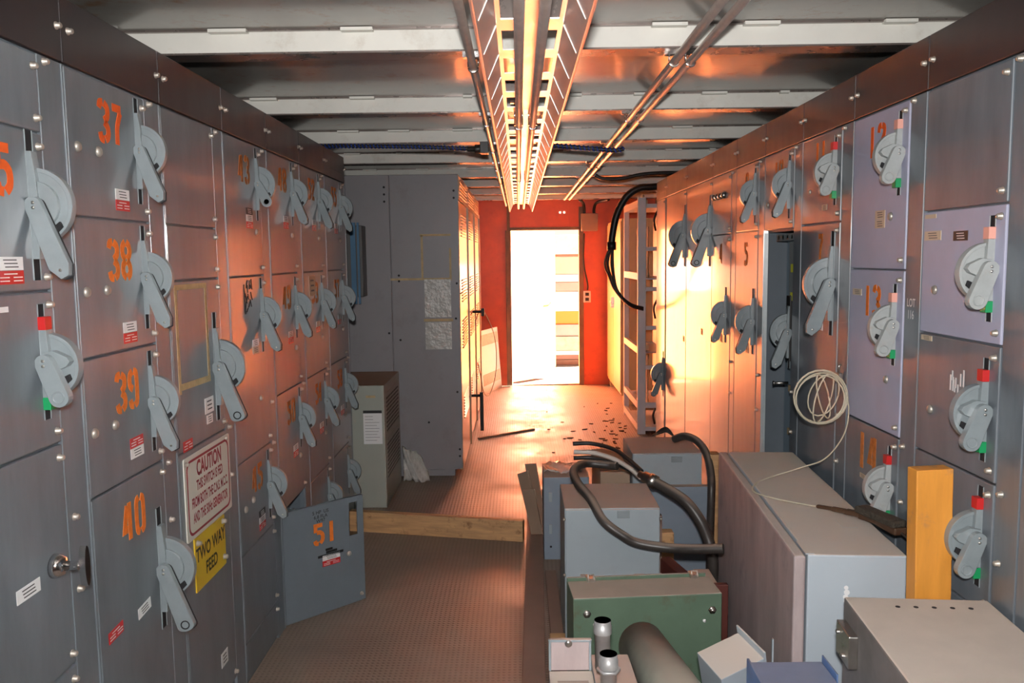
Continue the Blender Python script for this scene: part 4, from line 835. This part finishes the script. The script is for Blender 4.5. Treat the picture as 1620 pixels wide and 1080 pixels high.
# coil of wire
t = thing('wire_coil', 'coil of cream wire hanging on right switchgear, its tail trailing over the enclosure', 'wire coil', (1.043, 2.85, 1.08))
b = MB(); pts = []
for k in range(0, 24 * 4 + 1):
    a = k / 24 * 2 * math.pi + 1.0; rr = .088 + .006 * math.sin(a * .37) + .004 * math.sin(a * 1.3)
    pts.append((rr * math.cos(a), .012 * math.sin(a * .25 + .5) + .004 * k / 24, rr * math.sin(a)))
b.tube(pts, .0028, 6)
for q, (rx, rzz, tilt) in enumerate(((.035, .086, .1), (.022, .08, -.12), (.048, .075, .05))):
    b.tube([(rx * math.cos(a) + tilt * .2 * math.sin(a) + .01, .02 * math.cos(a + q) + .01, rzz * math.sin(a) + .004 * q) for a in [k / 20 * 2 * math.pi for k in range(21)]], .0028, 6)
b.build('loops', 'coilwire', t)
o0 = Vector((1.043, 2.85, 1.08))
tl = [(1.128, 2.85, 1.10), (1.138, 2.85, 1.03), (1.126, 2.86, .945), (1.080, 2.90, .855), (1.013, 2.95, .81), (.91, 2.967, .772), (.839, 2.902, .768), (.800, 2.80, .766), (.855, 2.707, .766), (.945, 2.612, .770)]
b = MB(); b.tube([p - o0 for p in smooth_path(tl, 8)], .0026, 6); b.build('tail', 'coilwire', t)
b = MB(); b.box(.085, .098, .07, .10, .05, .075); b.tube([(.09, .085, .075), (.09, .085, .10), (.098, .085, .105)], .003, 6); b.build('hanging_hook', 'steel', t)
# green box
ang = math.atan2(2.65 - 2.614, .66 - .166); c0 = Vector((.166, 2.614, 0))
t = thing('green_enclosure', 'green steel enclosure with two bolts and catches, its top brown with dust', 'enclosure', c0, ang)
MB().box(0, .495, 0, .150, 0, .468).build('body', 'green_box', t, bevel=.004)
b = MB(); b.box(.0, .485, .152, .164, .0, .478); b.build('lid', 'green_box', t, bevel=.002)
for x in (.08, .44):
    b = MB(); b.box(x - .014, x + .014, .130, .168, .468, .482); b.tube([(x - .010, .125, .475), (x - .010, .14, .492), (x + .010, .14, .492), (x + .010, .125, .475)], .003, 6); b.build('catch', 'steel', t)
for x, z in ((.045, .415), (.462, .412)):
    b = MB(); b.lathe([(.014, 0), (.014, -.003), (.008, -.003), (.008, -.010), (0, -.011)], (x, 0, z), axis='y', seg=6); b.build('bolt', 'steel', t)
for x, z in ((.07, .378), (.435, .377)): MB().lathe([(.006, 0), (.005, -.006), (0, -.007)], (x, 0, z), axis='y', seg=10).build('rivet', 'white', t)
# grey box behind green
t = thing('grey_conduit_box', 'grey metal box behind the green enclosure, thick hose draped over it', 'enclosure', (.169, 3.168, 0))
MB().box(0, .374, .004, .36, .02, .598).build('body', 'box_grey', t, bevel=.004)
b = MB(); b.box(.004, .370, -.004, .004, .15, .594); b.build('cover', 'box_grey', t, bevel=.002)
MB().box(.205, .255, -.008, -.004, .560, .590).build('maker_plate', 'handle', t, bevel=.004)
for x in (-.002, .376):
    for z in (.555, .33): MB().lathe([(.006, 0), (.005, -.007), (0, -.008)], (x, -.0, z), axis='y', seg=10).build('screw', 'steel', t)
b = MB(); b.box(.03, .33, -.02, -.004, .315, .325); b.box(.06, .10, -.024, -.004, .32, .335); b.box(.27, .31, -.024, -.004, .32, .335); b.build('bottom_flange', 'box_grey', t)
# far box
t = thing('far_grey_box', 'grey metal box farthest back in the pile, black hose bent over its right end', 'enclosure', (.557, 4.06, 0), 0)
MB().box(0, .345, .004, .38, .42, .60).build('body', 'box_grey', t, bevel=.004)
MB().box(.003, .342, -.004, .004, .18, .597).build('cover', 'box_grey', t, bevel=.002)
MB().box(0, .345, .01, .37, 0, .42).build('lower_body', 'box_blue', t, bevel=.003)
MB().box(.19, .245, -.008, -.004, .555, .585).build('maker_plate', 'handle', t, bevel=.004)
b = MB(); b.box(.30, .36, -.05, .30, 0, .40); 
# upright blue grey box at left end
t = thing('hinged_grey_box', 'narrow blue-grey steel box with two hinges standing at left end of the pile', 'enclosure', (.118, 4.223, 0), 0)
MB().box(0, .235, 0, .30, 0, .44).build('body', 'box_blue', t, bevel=.003)
for z in (.31, .14):
    MB().box(.025, .043, -.004, 0, z, z + .05).build('hinge', 'box_grey', t, bevel=.002)
MB().lathe([(.006, -.002), (.006, 0)], (.035, 0, .07), axis='y', seg=10).build('screw_hole', 'slot', t)
b = MB(); n = 12; vs = []; fs = []
for i in range(n):
    for j in range(8): u, v = i / (n - 1), j / 7; vs.append((.122 + u * .20, 4.30 + v * .2, .448 + .012 * math.sin(u * 9 + v * 5) * .8 + .008 * math.sin(u * 21 + v * 17)))
for i in range(n - 1):
    for j in range(7): fs.append((i * 8 + j, (i + 1) * 8 + j, (i + 1) * 8 + j + 1, i * 8 + j + 1))
b.add(vs, fs, 0, True); o = b.build('plastic_wrap', 'plastic_film'); o.modifiers.new('s', 'SOLIDIFY').thickness = .002; tag(o, 'crinkled dusty plastic wrap on top of the narrow hinged box', 'plastic sheet')
# cardboard flaps left of it
for i, (p, q_) in enumerate((((.110, 4.57, .07), (.055, 4.62, .415)), ((.085, 4.50, .07), (.01, 4.60, .37)), ((.085, 4.42, .07), (.040, 4.46, .31)))):
    b = MB(); b.obox(p, q_, .09, .006, up=(.7, .7, 0)); tag(b.build('cardboard_strip', 'cardboard', bevel=.001), ('tallest folded cardboard strip leaning on the hinged box', 'leftmost cardboard strip fanned out beside the hinged box', 'shortest cardboard strip leaning at the hinged box')[i], 'cardboard', 'cardboard strips by the hinged box')
# low panel behind
t = thing('leaning_grey_panel', 'flat blue-grey steel panel standing between the two hoses behind the big enclosure', 'steel panel', (.56, 3.97, 0), 0)
MB().box(0, .38, 0, .045, 0, .455).build('sheet', 'box_blue', t, bevel=.003)
b = MB(); b.box(.555, .625, 3.60, 3.63, 0, .43); tag(b.build('brown_board', 'brown_steel', bevel=.002), 'narrow brown board leaning beside the hose-draped grey box', 'board')
b = MB(); b.obox((.64, 3.62, .20), (.74, 3.2, .20), .05, .07); tag(b.build('red_brown_bar', 'rust_red', bevel=.003), 'dark reddish bar sloping down inside the pile', 'steel bar')
b = MB(); b.box(.62, .69, 3.66, 3.72, .0, .33); tag(b.build('timber_post', 'wood', bevel=.004), 'pine timber end standing among the pile behind red bars', 'timber')
b = MB(); b.box(.56, .775, 3.02, 3.045, .0, .345); tag(b.build('red_steel_plate', 'rust_red', bevel=.003), 'dark red steel plate just behind the green enclosure', 'steel plate')
b = MB(); b.box(.70, .765, 3.10, 3.30, 0, .30); tag(b.build('white_duct_piece', 'box_grey', bevel=.003), 'pale duct piece low between the pile and largest enclosure', 'duct')
b = MB(); b.box(.935, .985, 4.02, 4.10, .0, .60); tag(b.build('short_timber', 'wood', bevel=.004), 'short pine timber upright beyond the far box', 'timber')
b = MB(); b.box(.40, .55, 4.1, 4.6, .0, .50); o = b.build('wooden_crate_side', 'cardboard', bevel=.004); tag(o, 'dusty brown board lying between the hinged box and far box', 'board')
# hoses
def hose(pts, r, name, label, rib=True):
    P_ = smooth_path(pts, 12); m_ = len(P_) // 2; o0 = Vector(P_[m_]); t = thing(name, label, 'hose', o0)
    D = [0]
    for i in range(1, len(P_)): D.append(D[-1] + (P_[i] - P_[i - 1]).length)
    pts2, rr = [], []; s = 0; i = 0
    while s <= D[-1]:
        while i < len(D) - 2 and D[i + 1] < s: i += 1
        q = (s - D[i]) / max(1e-6, D[i + 1] - D[i]); pts2.append(P_[i].lerp(P_[i + 1], min(1, q)) - o0); rr.append(r * (1.0 if len(rr) % 2 else .94)); s += .0045
    MB().tube(pts2, rr if rib else r, 14).build('tube', 'rubber', t); return t, o0, P_
hose([(.44, 3.72, .625), (.396, 3.75, .622), (.294, 3.75, .630), (.235, 3.62, .632), (.24, 3.42, .628), (.275, 3.22, .622), (.315, 3.12, .565), (.385, 3.09, .516), (.445, 3.085, .486), (.56, 3.06, .475), (.645, 3.02, .485), (.745, 2.98, .50)], .019, 'thick_hose', 'thick black hose sagging in front of the grey box to the largest enclosure')
t, o0, P_ = hose([(.567, 3.57, .60), (.627, 3.52, .575), (.699, 3.46, .535), (.750, 3.42, .47), (.780, 3.40, .40), (.797, 3.38, .33), (.80, 3.38, .24), (.79, 3.40, .12), (.75, 3.45, .03)], .024, 'coupled_hose', 'dusty hose with metal coupling curving down beside the largest enclosure')
d = (P_[6] - P_[0]).normalized(); b = MB(); c = P_[0] - o0
b.tube([c - d * .06, c - d * .035, c - d * .034, c - d * .005, c - d * .004, c + d * .03], [.016, .016, .026, .026, .031, .031], 16); b.build('coupling', 'steel', t)
hose([(.795, 4.25, .63), (.848, 4.2, .655), (.896, 4.12, .640), (.922, 4.05, .591), (.928, 3.98, .508), (.920, 3.935, .42), (.915, 3.93, .20), (.915, 3.93, .04)], .020, 'bent_hose', 'black hose bent over the right end of the far box, frayed wires at tip')
b = MB()
for k in range(5): b.tube(smooth_path([(.80, 4.25, .64), (.76, 4.26 + .01 * k, .665 + .004 * k), (.73 - .008 * k, 4.27 + .015 * k, .655 - .006 * k)]), .004, 5)
tag(b.build('frayed_wires', 'cable'), 'frayed black wire ends on top of the far box', 'wires')
b = MB(); b.tube(smooth_path([(.25, 3.84, .665), (.34, 3.83, .662), (.425, 3.77, .648), (.488, 3.68, .628), (.53, 3.60, .604)]), .011, 8); tag(b.build('white_cable', 'whitecable'), 'dirty white cable running into the hose coupling', 'cable')
for j, (dz, l_) in enumerate(((.030, 'upper'), (-.026, 'lower'))):
    b = MB(); b.tube(smooth_path([(.25, 3.87 + dz, .660 + dz), (.34, 3.87 + dz, .660 + dz), (.44, 3.81 + dz, .645 + dz), (.50, 3.72 + dz, .626 + dz * .6), (.54, 3.64, .612 + dz * .3)]), .010, 8); tag(b.build('black_cable', 'cable'), '%s black cable alongside the white cable over the pile' % l_, 'cable')
# big pipe lying toward camera
t = thing('large_pipe', 'large dusty grey-green pipe lying toward the camera over the front boxes', 'pipe', (.40, 2.2, .42), 0)
b = MB(); a0, a1 = Vector((-.035, .26, -.035)), Vector((.045, -.55, .05)); ax = (a1 - a0).normalized()
b.tube([a0, a0 + ax * .004, a1], [.066, .072, .072], 28); b.build('tube', 'drum', t)
# small box with lid
t = thing('open_lid_box', 'small dusty box with raised flap lid and black knob, bottom left of pile', 'enclosure', (.068, 2.10, 0))
MB().box(0, .115, -.30, 0, .30, .49).build('body', 'near_side', t, bevel=.004)
MB().box(0, .115, -.30, 0, 0, .30).build('lower_body', 'box_blue', t, bevel=.003)
b = MB(); b.box(.0, .112, .004, .010, .49, .575); b.box(0, .006, -.004, .010, .49, .575); b.box(.106, .112, -.004, .010, .49, .575); b.box(0, .112, -.004, .010, .569, .575); b.box(.006, .106, .000, .004, .49, .569, 1); b.build('lid', ['box_grey', 'big_door'], t, bevel=.0015)
MB().lathe([(.010, 0), (.010, -.008), (0, -.010)], (.052, .004, .565), axis='y', seg=12).build('lid_stud', 'steel', t)
b = MB(); b.lathe([(.012, -.03), (.014, -.024), (.014, -.008), (.008, 0)], (.0, -.07, .455), axis='x', seg=14); b.build('knob', 'black', t)
q = MB()
for i in range(3): q.box(.02, .10, -.075 + i * .008, -.072 + i * .008, .4901, .4907)
q.build('printed_label', 'brown_steel', t)
# flat box with two nipples
t = thing('flat_grey_box', 'flat-topped dusty grey box carrying two upright pipe nipples, front of pile', 'enclosure', (.185, 2.20, 0))
b = MB(); b.add([(0, -.32, 0), (.115, -.32, 0), (.105, 0, 0), (0, 0, 0), (0, -.32, .485), (.115, -.32, .485), (.105, 0, .485), (0, 0, .485)], [(0, 1, 2, 3), (4, 7, 6, 5), (0, 4, 5, 1), (1, 5, 6, 2), (2, 6, 7, 3), (3, 7, 4, 0)]); b.build('body', 'box_grey', t, bevel=.004)
for i, (x, y, zt) in enumerate(((.212, 2.12, .618), (.213, 1.985, .592))):
    b = MB(); q0 = zt - .485; b.lathe([(.0205, 0), (.0205, q0 - .038), (.024, q0 - .036), (.0243, q0 - .034), (.0243, q0 - .016), (.0225, q0 - .014), (.0225, q0 - .001), (.0222, q0)], (x, y, .486), seg=24); b.lathe([(.0222, q0), (.0185, q0)], (x, y, .486), seg=24); b.lathe([(.0185, q0), (.018, q0 - .05)], (x, y, .486), seg=24)
    if i: b.lathe([(.030, zt - .530), (.030, zt - .522)], (x, y, .486), seg=6)
    tag(b.build('pipe_nipple', 'galv'), ('farther and taller galvanised pipe nipple on the flat box', 'nearer galvanised pipe nipple with a locknut on the flat box')[i], 'pipe fitting', 'pipe nipples on the flat box')
# white tray and blue box
t = thing('white_metal_tray', 'tilted white sheet metal tray with brown dusty top beside the large pipe', 'metal tray', (.60, 2.26, 0), R_(18))
b = MB(); b.T = Matrix.Translation((0, 0, .36)) @ Matrix.Rotation(R_(-16), 4, 'Y') @ Matrix.Rotation(R_(12), 4, 'X'); b.box(-.07, .07, -.06, .06, -.02, .11, 0); b.box(.068, .074, -.065, .065, -.02, .135, 0); b.build('body', 'big_side', t, bevel=.002)
MB().box(-.06, .06, -.05, .05, 0, .33).build('support', 'near_side', t)
t = thing('blue_scuffed_box', 'small scuffed blue box at bottom of pile, beside the near enclosure', 'enclosure', (.69, 2.06, 0))
MB().box(-.09, .10, -.16, .05, 0, .505).build('body', 'blue_paint', t, bevel=.004)
MB().box(-.098, -.092, -.16, .05, .35, .515).build('edge_flange', 'blue_paint', t, bevel=.001); MB().box(.102, .106, -.05, .055, .45, .52).build('edge_flange', 'blue_paint', t, bevel=.001)
b = MB(); b.box(-.062, .062, -.28, .22, .0, .325); o = b.build('support_crate', 'near_side', bevel=.004); o.location = (.40, 2.12, 0); tag(o, 'dusty crate under the large pipe', 'crate')
